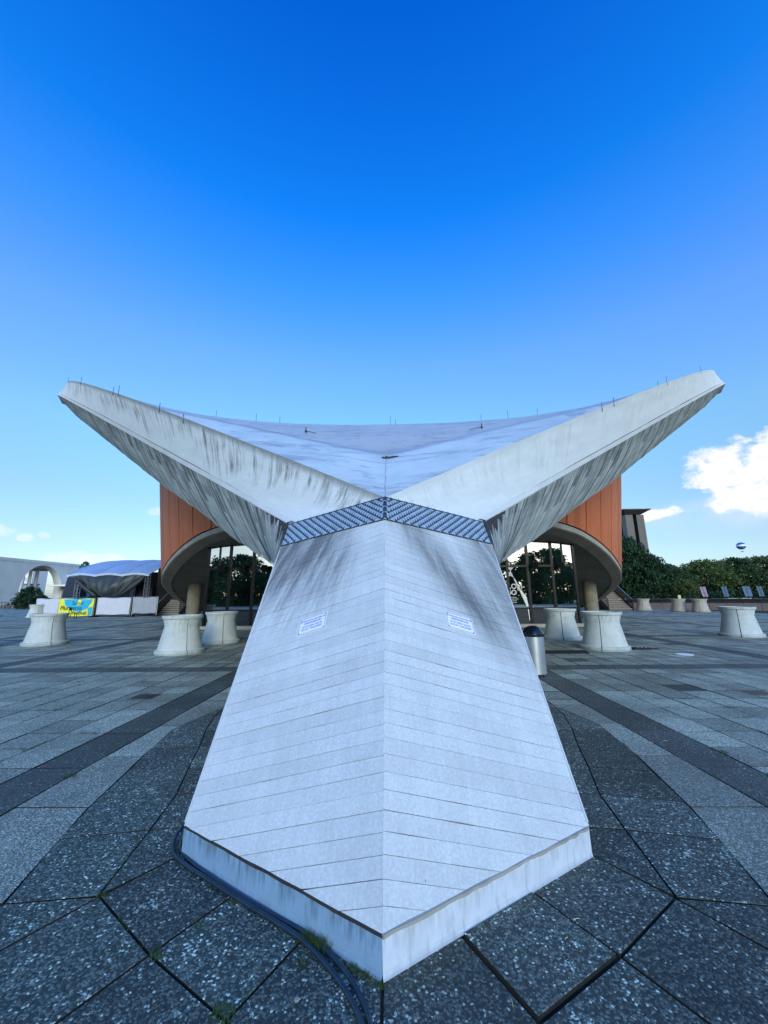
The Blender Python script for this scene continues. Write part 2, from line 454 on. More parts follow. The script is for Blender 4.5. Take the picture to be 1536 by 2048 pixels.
# coated glass: mostly mirror, dark behind
m, q = new_mat('coated_glass')
pos = q.new('ShaderNodeNewGeometry').outputs['Position']
dd = q.new('ShaderNodeBsdfDiffuse', {'Color': q.ramp(q.noise(q.vm('MULTIPLY', pos, (1.2, 1.2, 0.15)), 1.3, 2), [(0.4, (0.004, 0.006, 0.006)), (0.62, (0.012, 0.035, 0.024))])})
gl = q.new('ShaderNodeBsdfGlossy', {'Color': (0.86, 0.90, 0.92), 'Roughness': 0.01,
           'Normal': q.new('ShaderNodeBump', {'Strength': 0.05, 'Distance': 0.02, 'Height': q.noise(pos, 0.7, 2)})})
mx = q.new('ShaderNodeMixShader', {0: 0.52, 1: dd, 2: gl})
q.new('ShaderNodeOutputMaterial', {'Surface': mx})


# ------------------------------------------------------------------ helpers
def tag(o, label=None, cat=None, group=None, kind=None):
    if label: o['label'] = label
    if cat: o['category'] = cat
    if group: o['group'] = group
    if kind: o['kind'] = kind
    return o


def empty(name, loc=(0, 0, 0), rz=0.0):
    o = bpy.data.objects.new(name, None)
    COL.objects.link(o)
    o.location = loc
    o.rotation_euler = (0, 0, rz)
    o.empty_display_size = 0.2
    return o


class MB:
    def __init__(s):
        s.v, s.f, s.uv, s.mi = [], [], [], []

    def poly(s, pts, uvs=None, mi=0):
        n = len(s.v)
        s.v += [tuple(p) for p in pts]
        s.f.append(tuple(range(n, n + len(pts))))
        s.uv.append(uvs)
        s.mi.append(mi)

    def mesh(s, verts, faces, mi=0):
        n = len(s.v)
        s.v += [tuple(p) for p in verts]
        for f in faces:
            s.f.append(tuple(i + n for i in f)); s.uv.append(None); s.mi.append(mi)

    def box(s, x0, x1, y0, y1, z0, z1, M=None, mi=0):
        vs_ = [Vector(p) for p in ((x0, y0, z0), (x1, y0, z0), (x1, y1, z0), (x0, y1, z0), (x0, y0, z1), (x1, y0, z1), (x1, y1, z1), (x0, y1, z1))]
        if M is not None:
            vs_ = [M @ p for p in vs_]
        s.mesh(vs_, [(0, 3, 2, 1), (4, 5, 6, 7), (0, 1, 5, 4), (1, 2, 6, 5), (2, 3, 7, 6), (3, 0, 4, 7)], mi)

    def bar(s, a, b, w, h=None, upv=(0, 0, 1), mi=0):
        a, b = Vector(a), Vector(b)
        h = h or w
        d = b - a
        L = d.length
        d.normalize()
        u = Vector(upv)
        x = d.cross(u)
        if x.length < 1e-4:
            x = d.cross(Vector((1, 0, 0)))
        x.normalize()
        y = x.cross(d)
        vs_ = []
        for p in (a, b):
            for sx, sy in ((-1, -1), (1, -1), (1, 1), (-1, 1)):
                vs_.append(p + x * sx * w / 2 + y * sy * h / 2)
        s.mesh(vs_, [(3, 2, 1, 0), (4, 5, 6, 7), (0, 1, 5, 4), (1, 2, 6, 5), (2, 3, 7, 6), (3, 0, 4, 7)], mi)

    def tube(s, pts, r, n=8, mi=0, closed_ends=True):
        pts = [Vector(p) for p in pts]
        rings = []
        prevx = None
        for i, p in enumerate(pts):
            d = (pts[min(i + 1, len(pts) - 1)] - pts[max(i - 1, 0)]).normalized()
            ref = prevx if prevx is not None else (Vector((0, 0, 1)).cross(d) if abs(d.z) < 0.95 else Vector((1, 0, 0)))
            x = (ref - d * ref.dot(d)).normalized()
            y = d.cross(x)
            prevx = x
            rr = r[i] if isinstance(r, (list, tuple)) else r
            rings.append([p + x * math.cos(2 * PI * k / n) * rr + y * math.sin(2 * PI * k / n) * rr for k in range(n)])
        vs_ = [v for rg in rings for v in rg]
        fs = []
        for i in range(len(rings) - 1):
            for k in range(n):
                a = i * n + k; b = i * n + (k + 1) % n
                fs.append((a, b, b + n, a + n))
        if closed_ends:
            fs.append(tuple(range(n - 1, -1, -1)))
            fs.append(tuple(range((len(rings) - 1) * n, len(rings) * n)))
        s.mesh(vs_, fs, mi)

    def lathe(s, prof, n=32, a0=0.0, a1=2 * PI, c=(0, 0, 0), mi=0):
        full = abs(a1 - a0 - 2 * PI) < 1e-6
        k = n if full else n + 1
        vs_ = []
        for r, z in prof:
            for i in range(k):
                a = a0 + (a1 - a0) * i / n
                vs_.append((c[0] + r * math.cos(a), c[1] + r * math.sin(a), c[2] + z))
        fs = []
        for j in range(len(prof) - 1):
            for i in range(n):
                a = j * k + i; b = j * k + (i + 1) % k
                fs.append((a, b, b + k, a + k))
        s.mesh(vs_, fs, mi)

    def build(s, name, mats, parent=None, smooth=False, auto=None):
        me = bpy.data.meshes.new(name)
        me.from_pydata(s.v, [], s.f)
        if not isinstance(mats, (list, tuple)):
            mats = [mats]
        for mm in mats:
            me.materials.append(MATS[mm])
        if any(s.mi):
            me.polygons.foreach_set('material_index', s.mi)
        if any(u is not None for u in s.uv):
            l = me.uv_layers.new(name='UVMap')
            fl = []
            for f, u in zip(s.f, s.uv):
                if u is None: u = [(0, 0)] * len(f)
                for c_ in u: fl += [c_[0], c_[1]]
            l.data.foreach_set('uv', fl)
        if smooth or auto:
            me.polygons.foreach_set('use_smooth', [True] * len(s.f))
        me.update()
        if auto:
            me.set_sharp_from_angle(angle=math.radians(auto))
        o = bpy.data.objects.new(name, me)
        COL.objects.link(o)
        if parent is not None:
            o.parent = parent
        return o


def clip_poly(poly, nx, ny, c):
    """keep nx*x+ny*y <= c ; poly of (x,y)"""
    out = []
    for i in range(len(poly)):
        a, b = poly[i], poly[(i + 1) % len(poly)]
        da = nx * a[0] + ny * a[1] - c
        db = nx * b[0] + ny * b[1] - c
        if da <= 0: out.append(a)
        if (da < 0 < db) or (db < 0 < da):
            t = da / (da - db)
            out.append((a[0] + (b[0] - a[0]) * t, a[1] + (b[1] - a[1]) * t))
    return out


def text_mesh(body, size, M, name, mat, parent, ext=0.0006, align='LEFT', bold=0.0, shear=0.0, sx=1.0):
    cu = bpy.data.curves.new(name, 'FONT')
    cu.body = body
    cu.size = size
    cu.align_x = align
    cu.extrude = ext
    cu.offset = bold
    cu.shear = shear
    cu.resolution_u = 3
    to = bpy.data.objects.new('tmp_text', cu)
    COL.objects.link(to)
    dg = bpy.context.evaluated_depsgraph_get()
    me = bpy.data.meshes.new_from_object(to.evaluated_get(dg))
    bpy.data.objects.remove(to)
    bpy.data.curves.remove(cu)
    me.transform(M @ Matrix.Diagonal((sx, 1, 1, 1)))
    me.materials.clear()
    me.materials.append(MATS[mat])
    o = bpy.data.objects.new(name, me)
    COL.objects.link(o)
    o.parent = parent
    return o


def basis(o_, x, y, z):
    M = Matrix((Vector(x), Vector(y), Vector(z))).transposed().to_4x4()
    return Matrix.Translation(o_) @ M


# ================================================================== GROUND
gr = MB()
gr.poly([(-1500, -300, -1.6), (1500, -300, -1.6), (1500, 2500, -1.6), (-1500, 2500, -1.6)])
tag(gr.build('ground', 'grass_ground'), kind='structure')

plaza = MB()
plaza.box(-75, 34, -25, 66, -1.55, -0.014)
plaza = plaza.build('plaza', 'joint_soil')
tag(plaza, kind='structure')


def inset(poly, g_):
    n = len(poly)
    area = sum(poly[i][0] * poly[(i + 1) % n][1] - poly[(i + 1) % n][0] * poly[i][1] for i in range(n)) / 2
    if abs(area) < 1e-4: return None
    if area < 0: poly = poly[::-1]
    out = list(poly)
    for i in range(n):
        a, b = poly[i], poly[(i + 1) % n]
        dx_, dy_ = b[0] - a[0], b[1] - a[1]
        L = math.hypot(dx_, dy_)
        if L < 1e-6: continue
        nx, ny = dy_ / L, -dx_ / L
        out = clip_poly(out, nx, ny, nx * a[0] + ny * a[1] - g_)
        if len(out) < 3: return None
    return out


stuff = {'paver_light': MB(), 'paver_dark': MB()}
NPAV = [0]
def paver(poly, mat, part, gap=0.006, raise_=0.0, thick=0.012):
    gap = (gap * 1.15 if mat == 'paver_coarse' else 0.0075 * rnd.choice((0.6, 1.0, 1.0, 1.4))) if part else 0.0125 * rnd.choice((0.6, 1, 1, 1.3))
    p = inset(poly, gap)
    if not p or len(p) < 3: return
    z = rnd.uniform(-0.0012, 0.0012) + raise_
    if part and NPAV[0] < 298:
        NPAV[0] += 1
        mb = MB()
        tx, ty = rnd.uniform(-0.003, 0.003), rnd.uniform(-0.003, 0.003)
        cx = sum(a[0] for a in p) / len(p); cy = sum(a[1] for a in p) / len(p)
        top = [(a[0], a[1], z + tx * (a[0] - cx) + ty * (a[1] - cy)) for a in p]
        bv = 0.0018
        pin = inset(p, bv) or p
        if len(pin) == len(p):
            # keep the same start corner
            st = min(range(len(pin)), key=lambda i: (pin[i][0] - p[0][0]) ** 2 + (pin[i][1] - p[0][1]) ** 2)
            pin = pin[st:] + pin[:st]
            ti = [(a[0], a[1], z + 0.0 + tx * (a[0] - cx) + ty * (a[1] - cy)) for a in pin]
            mid = [(a[0], a[1], a[2] - bv) for a in top]
            bot = [(a[0], a[1], -thick) for a in top]
            n = len(p)
            nb0 = len(mb.v)
            mb.mesh(ti + mid + bot, [tuple(range(n))] + [(n + i, n + (i + 1) % n, (i + 1) % n, i) for i in range(n)])
            mb.f += [(nb0 + 2 * n + i, nb0 + 2 * n + (i + 1) % n, nb0 + n + (i + 1) % n, nb0 + n + i) for i in range(n)]
            mb.uv += [None] * n; mb.mi += [1] * n
        else:
            bot = [(a[0], a[1], -thick) for a in top]
            n = len(p)
            mb.mesh(top, [tuple(range(n))]); mb.mesh(top + bot, [(n + i, n + (i + 1) % n, (i + 1) % n, i) for i in range(n)], 1)
        mb.build('paver', [mat, 'joint_soil'], plaza)
    else:
        mb = stuff['paver_dark' if mat != 'paver_light' else 'paver_light']
        mb.poly([(a[0], a[1], z) for a in p])


# --- surround of the abutment foot (irregular dark pavers)
FY = 2.011
def P(x): return (x, FY + 0.622 * x)
N0 = [(0, 1.47), (0.60, 1.85), (1.07, 2.13), (1.56, 2.475)]
P0 = [(0, 2.03), P(0.37), P(0.81), P(1.30)]
Q0 = [(0, 0.92), (0.86, 1.44), (1.32, 1.74), (1.84, 2.06)]
S0 = [(0, 0.40), (1.10, 1.05), (1.58, 1.34), (2.15, 1.70)]
for sx in (-1, 1):
    def mir(pl): return [(sx * a, b) for a, b in pl]
    for A_, B_ in ((P0, N0), (N0, Q0), (Q0, S0)):
        for i in range(3):
            rz_ = 0.010 if (sx == 1 and A_ is P0 and i == 1) else 0.0
            paver(mir([A_[i], A_[i + 1], B_[i + 1], B_[i]]), 'paver_coarse', True, 0.006 if not rz_ else 0.011, rz_)
    paver(mir([N0[3], (2.04, 2.42), (2.06, 2.2), Q0[3]]), 'paver_coarse', True, 0.006)
    Ml = [(1.57, 2.48), (1.66, 3.09), (1.74, 3.58), (1.90, 4.08), (2.05, 4.60), (2.22, 5.10), (2.38, 5.70), (2.40, 6.2)]
    Ol = [(2.04, 2.42), (2.22, 2.98), (2.34, 3.46), (2.44, 4.0), (2.56, 4.55), (2.67, 5.15), (2.52, 5.75), (2.41, 6.2)]
    Il = [(1.30, 2.82), (1.25, 3.14), (1.25, 3.64), (1.25, 4.12), (1.25, 4.65), (1.25, 5.15), (1.25, 5.75), (1.25, 6.25)]
    for i in range(7):
        paver(mir([Il[i], Ml[i], Ml[i + 1], Il[i + 1]]), 'paver_coarse', True, 0.005)
        if i < 7:
            paver(mir([Ml[i], Ol[i], Ol[i + 1], Ml[i + 1]]), 'paver_coarse', True, 0.005)
    # light pavers between surround and the dark strip
    def O_at(y):
        for a, b in zip(Ol, Ol[1:]):
            if a[1] <= y <= b[1]:
                return a[0] + (b[0] - a[0]) * (y - a[1]) / (b[1] - a[1])
        return Ol[0][0] if y < Ol[0][1] else 2.41
    y = 2.42
    while y < 6.1:
        y2 = min(y + 0.962, 6.2)
        paver(mir([(2.9, y), (2.9, y2), (O_at(y2), y2), (O_at(y), y)]), 'paver_light', True)
        y = y2
    for k in range(2):
        paver(mir([(2.25 + 0.1 * k, 1.46 + 0.48 * k - 0.0), (2.9, 1.46 + 0.48 * k), (2.9, 1.94 + 0.48 * k), (2.15, 1.94 + 0.48 * k)]), 'paver_light', False)

# --- regular bays of 6.25 m with dark bands
xb = [-0.25 + 3.15 + 6.25 * k for k in range(-12, 6)]      # left edges of bands at 2.9, 9.15 ...
xb = sorted(set([round(2.9 + 6.25 * k, 3) for k in range(0, 5)] + [round(-3.4 - 6.25 * k, 3) for k in range(0, 12)]))
yb = [round(2.62 + 6.25 * k, 3) for k in range(-4, 11)]
BW = 0.5
def col_edges(a, b, n=12): return [a + (b - a) * i / n for i in range(n + 1)]
def visible(x, y): return y > 1.5 and abs(x) < 1.0 * y + 0.35
xs_bays = [(a + BW, b) for a, b in zip(xb, xb[1:])]
ys_bays = [(a + BW, b) for a, b in zip(yb, yb[1:])]
for (y0, y1) in ys_bays:
    rows = col_edges(y0, y1)
    for (x0, x1) in xs_bays:
        cols = col_edges(x0, x1)
        if x1 < -72 or x0 > 33 or y0 > 64: continue
        for j in range(12):
            for i in range(12):
                a, b, c_, d_ = cols[i] + (0.006 if i % 2 == 0 else 0), cols[i + 1] - (0.006 if i % 2 else 0), rows[j], rows[j + 1]
                cx, cy = (a + b) / 2, (c_ + d_) / 2
                if abs(cx) < 2.9 and 1.3 < cy < 6.2: continue
                if abs(cx) < 2.2 and 0.3 < cy < 2.5: continue
                if abs(cx) < 1.2 and cy < 6.5 and cy > 2: continue
                part = visible(cx, cy) and 2.3 < cy < 8.87 and abs(cx) > 2.9
                mt = 'paver_light'
                if rnd.random() < 0.012: mt = 'paver_dark'
                paver([(a, c_), (b, c_), (b, d_), (a, d_)], mt, part)
# bands
for yv in yb:
    if yv > 62: continue
    if yv < 3.5 and yv > 1: xr = [(-72, -2.95), (2.95, 33)]
    else: xr = [(-72, 33)]
    for a0, a1 in xr:
        x = a0
        while x < a1 - 0.1:
            x2 = min(x + 0.96, a1)
            cx = (x + x2) / 2
            paver([(x, yv), (x2, yv), (x2, yv + BW), (x, yv + BW)], 'paver_dark', visible(cx, yv + 0.2) and 2 < yv < 9)
            x = x2
for xv in xb:
    for (y0, y1) in ys_bays:
        if y0 > 64: continue
        e = col_edges(y0, y1, 6)
        for j in range(6):
            cy = (e[j] + e[j + 1]) / 2
            paver([(xv, e[j]), (xv + BW, e[j]), (xv + BW, e[j + 1]), (xv, e[j + 1])], 'paver_dark', visible(xv + 0.25, cy) and 1.6 < cy < 8.9)
for k, mb in stuff.items():
    o = mb.build('paving_field' if k == 'paver_light' else 'paving_band', k, plaza)
    o['kind'] = 'stuff'
# far edge strip of the plaza, right side parapet foot
print('paver parts', NPAV[0])

# ================================================================== THE HALL
hall = empty('congress_hall', (0, 4, 0))
tag(hall, 'congress hall with white butterfly roof on a pointed concrete abutment above an orange drum', 'building')
HP = Matrix.Translation((0, -4, 0))
def H(mb, name, mat, **kw):
    mb.v = [(a, b - 4, c_) for a, b, c_ in mb.v]
    return mb.build(name, mat, hall, **kw)

# --- abutment slab made of board-marked strips
R0 = Vector((0, 2.011, 0.162))
ANG = 0.8037
dv = Vector((0, math.cos(ANG), math.sin(ANG)))
SMAX_W = 1.414
def face(sx):
    e = Vector((sx * 1.29, 0.803, 0))
    al = e.dot(dv)
    qv = (e - dv * al)
    qv.normalize()
    n = (qv.cross(dv)) * (1 if sx < 0 else 1)
    if n.z < 0: n = -n
    return qv, n
def wmax(s_): return SMAX_W + 0.0384 * (s_ - 0.557) / 2.85
def frag_h(x, y, sd_): return mnoise.noise(Vector((x, y, sd_)))
for sx in (-1, 1):
    qv, nv = face(sx)
    s_ = 0.0
    k = 0
    ks = 0.6
    while s_ < 3.42:
        kp = ks
        ks = rnd.choice((0.7, 0.85, 1.0, 1.0, 1.2, 1.4))
        hgt = 0.0905 + rnd.uniform(-0.004, 0.004)
        s2 = s_ + hgt
        pr = rnd.uniform(-0.0012, 0.0012)
        nseg = 26
        topw, botw = [], []
        for i in range(nseg + 1):
            w = 0.0012 + (1.50) * i / nseg
            gg = ks * (0.0014 + 0.0008 * frag_h(w * 9, s2 * 11, 3 + sx) + 0.0060 * max(0.0, frag_h(w * 3.1, s2 * 11, 7 + sx) - 0.22))
            gb = kp * (0.0014 + 0.0008 * frag_h(w * 9, s_ * 11, 3 + sx) + 0.0060 * max(0.0, frag_h(w * 3.1, s_ * 11, 7 + sx) - 0.22))
            topw.append((w, s2 - gg)); botw.append((w, s_ + gb))
        poly = botw + topw[::-1]
        poly = clip_poly(poly, 0.394, -1, -0.0)              # s >= .394 w
        poly = clip_poly(poly, -0.1966, 1, 3.128)            # s <= 3.128 + .1966 w
        poly = clip_poly(poly, 1, -0.01347, SMAX_W - 0.0075)
        s_ = s2
        if len(poly) < 3: continue
        mb = MB()
        top = [R0 + qv * a + dv * b + nv * pr for a, b in poly]
        bot = [p - nv * 0.03 for p in top]
        uvs = [(sx * a, b) for a, b in poly]
        n = len(poly)
        if sx < 0:
            mb.poly(top[::-1], uvs[::-1])
        else:
            mb.poly(top, uvs)
        for i in range(n):
            j = (i + 1) % n
            mb.poly([top[i], bot[i], bot[j], top[j]], [uvs[i], uvs[i], uvs[j], uvs[j]])
        H(mb, 'board', 'painted_concrete')
# core behind the boards, side walls
mb = MB(); wallm = MB()
def fp(sx, w, s_, off=0.0):
    qv, nv = face(sx)
    return R0 + qv * w + dv * s_ + nv * off
for sx in (-1, 1):
    a = [fp(sx, 0, 0, -0.02), fp(sx, 1.40, 0.55, -0.02), fp(sx, 1.43, 3.40, -0.02), fp(sx, 0, 3.12, -0.02)]
    mb.poly(a if sx > 0 else a[::-1])
    # ridge cap slit closed by the two faces; side wall
    b1 = fp(sx, 1.40, 0.56, -0.03); t1 = fp(sx, 1.43, 3.3, -0.03)
    X_w = abs(b1.x)
    sw = [(sx * 1.27, 2.83, 0.0), (sx * 1.27, 2.83, 0.15), (sx * 1.30, 4.60, 1.86), (sx * 1.28, 6.4, 2.55), (sx * 1.1, 6.4, 0)]
    wallm.poly(sw if sx < 0 else sw[::-1])
wallm.poly([(-1.28, 6.4, 2.55), (1.28, 6.4, 2.55), (1.1, 6.4, 0), (-1.1, 6.4, 0)])
H(mb, 'abutment_core', 'joint_dark')
H(wallm, 'abutment_side', 'lip_paint')
# white arris along both long edges of the slab
for sx in (-1, 1):
    mb = MB()
    mb.bar(fp(sx, 1.4095, 0.575, -0.009), fp(sx, 1.4475, 3.35, -0.009), 0.012, 0.034, upv=face(sx)[1])
    o = H(mb, 'arris', 'lip_paint')

# plinth
for sx in (-1, 1):
    mb = MB()
    ns = 24
    a = Vector((0, 2.011, 0)); b = Vector((sx * 1.29, 2.814, 0))
    L = (b - a).length
    tp = 0.150
    pts = []
    for i in range(ns + 1):
        t = i / ns
        p = a.lerp(b, t)
        pts.append(p)
    tdir = (b - a).normalized()
    out = Vector((tdir.y, -tdir.x, 0)) * (1 if sx > 0 else -1)
    for i in range(ns):
        u0, u1 = L * i / ns, L * (i + 1) / ns
        quad = []
        for (z0, z1, o0, o1) in ((0.0, 0.02, 0.010, 0.002), (0.02, tp, 0.002, 0.0)):
            qd = [pts[i] + out * o0 + Vector((0, 0, z0)), pts[i + 1] + out * o0 + Vector((0, 0, z0)), pts[i + 1] + out * o1 + Vector((0, 0, z1)), pts[i] + out * o1 + Vector((0, 0, z1))]
            uvq = [(u0 + 5 * (sx > 0), z0), (u1 + 5 * (sx > 0), z0), (u1 + 5 * (sx > 0), z1), (u0 + 5 * (sx > 0), z1)]
            if sx > 0: mb.poly(qd, uvq)
            else: mb.poly(qd[::-1], uvq[::-1])
    # return of the plinth along the side
    sd_ = [b, b + Vector((0, 0.9, 0)), b + Vector((0, 0.9, tp)), b + Vector((0, 0, tp))]
    uvq = [(0, 0), (0.9, 0), (0.9, tp), (0, tp)]
    mb.poly(sd_ if sx > 0 else sd_[::-1], uvq if sx > 0 else uvq[::-1])
    tpq = [a + Vector((0, 0, tp)), b + Vector((0, 0, tp)), b + Vector((0, 0.9, tp)), Vector((0, 3.7, tp))]
    mb.poly(tpq if sx > 0 else tpq[::-1], [(0, 0.1)] * 4)
    H(mb, 'plinth', 'plinth_left_shade' if sx < 0 else 'plinth_right_lit')
    # uneven strip between slab and plinth: mortar right, dark gap shade painted left
    mb = MB()
    n2 = 60
    prev = None
    for i in range(n2 + 1):
        t = i / n2
        p = a.lerp(b, t * 0.995)
        jt = abs(frag_h(t * 14, 2.2, sx)) * (0.020 if sx > 0 else 0.005) + (0.006 if sx > 0 else 0.002)
        jz = frag_h(t * 9, 7.2, sx) * 0.006
        o1 = p + out * (jt) + Vector((0, 0, 0.150 + jz))
        o2 = p + out * (jt * 0.9) + Vector((0, 0, 0.163 + jz * 0.4))
        i1 = p - out * 0.03 + Vector((0, 0, 0.148)); i2 = p - out * 0.02 + Vector((0, 0, 0.166))
        cur = (o1, o2, i2, i1)
        if prev:
            for a_, b_ in ((0, 1), (1, 2), (3, 0)):
                q4 = [prev[a_], cur[a_], cur[b_], prev[b_]]
                mb.poly(q4 if sx > 0 else q4[::-1], [(u_, 0.05) for u_ in (0, 0.01, 0.01, 0)])
        prev = cur
    H(mb, 'mortar_gap_strip', 'concrete_grey' if sx > 0 else 'joint_dark')

# spiked zinc strip above the slab
for sx in (-1, 1):
    qv, nv = face(sx)
    panel = None
    mb = MB()
    def sp(w, f):   # f 0..1 from bottom to top of strip
        s_ = (3.128 + 0.1966 * w) + f * 0.473
        return s_
    W = 1.452
    w0 = 0.012
    crn = [(w0, sp(w0, 0.012)), (W, sp(W, 0.012)), (W + 0.004, sp(W, 1.0)), (w0, sp(w0, 1.0))]
    top = [R0 + qv * a + dv * b + nv * 0.004 for a, b in crn]
    bot = [p - nv * 0.03 for p in top]
    fs = top if sx > 0 else top[::-1]
    mb.poly(fs)
    for i in range(4):
        j = (i + 1) % 4
        mb.poly([top[i], bot[i], bot[j], top[j]])
    panel = H(mb, 'spike_panel', 'zinc')
    # frame edges
    fr = MB()
    for i in range(4):
        a, b = top[i] + nv * 0.004, top[(i + 1) % 4] + nv * 0.004
        fr.bar((a.x, a.y - 4, a.z), (b.x, b.y - 4, b.z), 0.010, 0.010, upv=nv)
    fr.build('panel_frame', 'zinc_dark', panel)
    # diagonal rails with spikes
    nr = 17
    for k in range(-4, nr):
        mb = MB()
        # rail line from (wa, top) to (wb, bottom), going towards the ridge as it descends
        wt_ = W * (k + 0.6) / 14.5 + 0.35
        seg = []
        M_ = 40
        for i in range(M_ + 1):
            f = 1 - i / M_
            w = wt_ - (1 - f) * 0.40
            if 0.03 < w < W - 0.02 and 0.04 < f < 0.97:
                seg.append((w, f))
        if len(seg) < 4: continue
        def p3(w, f, o_): 
            p = R0 + qv * w + dv * sp(w, f) + nv * o_
            return Vector((p.x, p.y - 4, p.z))
        mb.bar(p3(*seg[0], 0.010), p3(*seg[-1], 0.010), 0.016, 0.012, upv=nv)
        Ls = (p3(*seg[0], 0) - p3(*seg[-1], 0)).length
        ns = max(2, int(Ls / 0.050))
        for i in range(ns + 1):
            t = i / ns
            idx = min(len(seg) - 1, int(t * (len(seg) - 1)))
            w, f = seg[idx]
            c0 = p3(w, f, 0.012)
            # a spike leaning outward and away from the ridge, and a bright punched tab
            tip = c0 + nv * 0.040 - qv * 0.045 - dv * 0.012
            a_ = c0 + dv * 0.013; b_ = c0 - dv * 0.013; c2 = c0 + qv * 0.018
            mb.mesh([a_, b_, c2, tip], [(0, 1, 3), (1, 2, 3), (2, 0, 3), (0, 2, 1)])
            u0 = c0 - qv * 0.016 - dv * 0.020 + nv * 0.003
            mb.mesh([u0, u0 - qv * 0.034 - dv * 0.010 + nv * 0.014, u0 - qv * 0.034 - dv * 0.024 + nv * 0.014, u0 - dv * 0.015], [(0, 1, 2, 3) if sx < 0 else (3, 2, 1, 0)], 1)
        mb.build('spike_rail', ['zinc_dark', 'canvas_white'], panel)
# central seam of the strip
mb = MB()
a = R0 + dv * 3.14; b = R0 + dv * 3.61
up_n = Vector((0, -math.sin(ANG), math.cos(ANG)))
mb.bar(a + up_n * 0.006, b + up_n * 0.006, 0.018, 0.016, upv=up_n)
H(mb, 'ridge_seam', 'zinc_dark')

# --- roof geometry (arch edges)
YC = 33.0
def arcA(Y):
    u = (Y - YC) / (YC - 4.51); s_ = max(0.0, 1 - u * u)
    return (23.307 * s_ ** 1.017, 2.755 + 13.626 * s_ ** 1.013)
def arcB(Y):
    Y = max(5.12, min(2 * YC - 5.12, Y))
    u = (Y - YC) / (YC - 5.12); s_ = max(0.0, 1 - u * u)
    return (1.33 + 23.713 * s_ ** 1.18, 2.554 + 13.988 * s_ ** 1.166)
CT = [(4.53, 1.325, 1.93), (5.62, 1.66, 2.05), (6.6, 2.68, 2.60), (7.6, 3.85, 3.32), (8.7, 5.3, 4.17), (10.4, 7.45, 5.52), (12.6, 10.25, 7.28),
      (14.7, 13.05, 9.05), (17.5, 16.35, 11.25), (21.5, 20.2, 13.4), (25.5, 22.4, 14.95), (30, 23.6, 15.95), (33, 23.9, 16.25)]
CT = CT + [(66 - a, b, c_) for a, b, c_ in CT[-2::-1]]
def arcC(Y):
    ys = [c_[0] for c_ in CT]
    return (float(np.interp(Y, ys, [c_[1] for c_ in CT])), float(np.interp(Y, ys, [c_[2] for c_ in CT])))
def YA(t): return 4.51 + (2 * YC - 9.02) * t
def YB(t): return 5.12 + (2 * YC - 10.24) * t
def YCc(t): return 4.53 + (2 * YC - 9.06) * t
def tt(i, n):  # denser near the near abutment
    x = i / n
    return x ** 1.7
def zc(Y):
    u = (Y - YC) / (YC - 4.51); s_ = max(0.0, 1 - u * u)
    return 2.755 + 9.7 * s_
def roof_z(x, Y):
    xa, za = arcA(Y)
    if xa < 1e-3: return za
    v = min(1.0, abs(x) / xa)
    cr = 6.2 + 1.7 * v
    b = max(0.0, min(1.0, (Y - cr) / 0.9)); b = b * b * (3 - 2 * b)
    far = max(0.0, min(1.0, (2 * YC - 12 - Y) / 4))
    p = 1 + 1.5 * b * far
    return zc(Y) + (za - zc(Y)) * v ** p

# roof shell top
n_u, n_v = 110, 40
mb = MB()
verts = []
for i in range(n_u + 1):
    Y = YA(tt(i, n_u))
    xa, za = arcA(Y)
    for j in range(-n_v // 2, n_v // 2 + 1):
        v = j / (n_v / 2)
        x = v * xa
        verts.append((x, Y, roof_z(x, Y) + (0.0 if abs(v) > 0.999 else 0.02 * mnoise.noise(Vector((x * 0.8, Y * 0.8, 1))))))
fs = []
k = n_v + 1
for i in range(n_u):
    for j in range(n_v):
        a = i * k + j
        fs.append((a, a + 1, a + 1 + k, a + k))
mb.mesh(verts, fs)
H(mb, 'roof_shell', 'roof_membrane', smooth=True)
# underside
mb = MB()
verts = []
for i in range(n_u + 1):
    t = tt(i, n_u); Y = max(6.5, YCc(t))
    xc, zc_ = arcC(Y)
    for j in range(-8, 9):
        v = j / 8
        zz = max(min(roof_z(v * xc, min(max(Y, 4.52), 61.4)) - 0.30, 99), 0)
        e_ = abs(v) ** 3
        verts.append((v * xc, Y, min(zz, zz * (1 - e_) + zc_ * e_) if abs(v) < 0.999 else zc_))
fs = [(i * 17 + j, (i + 1) * 17 + j, (i + 1) * 17 + j + 1, i * 17 + j + 1) for i in range(n_u) for j in range(16)]
mb.mesh(verts, fs)
H(mb, 'roof_underside', 'concrete_brown', smooth=True)

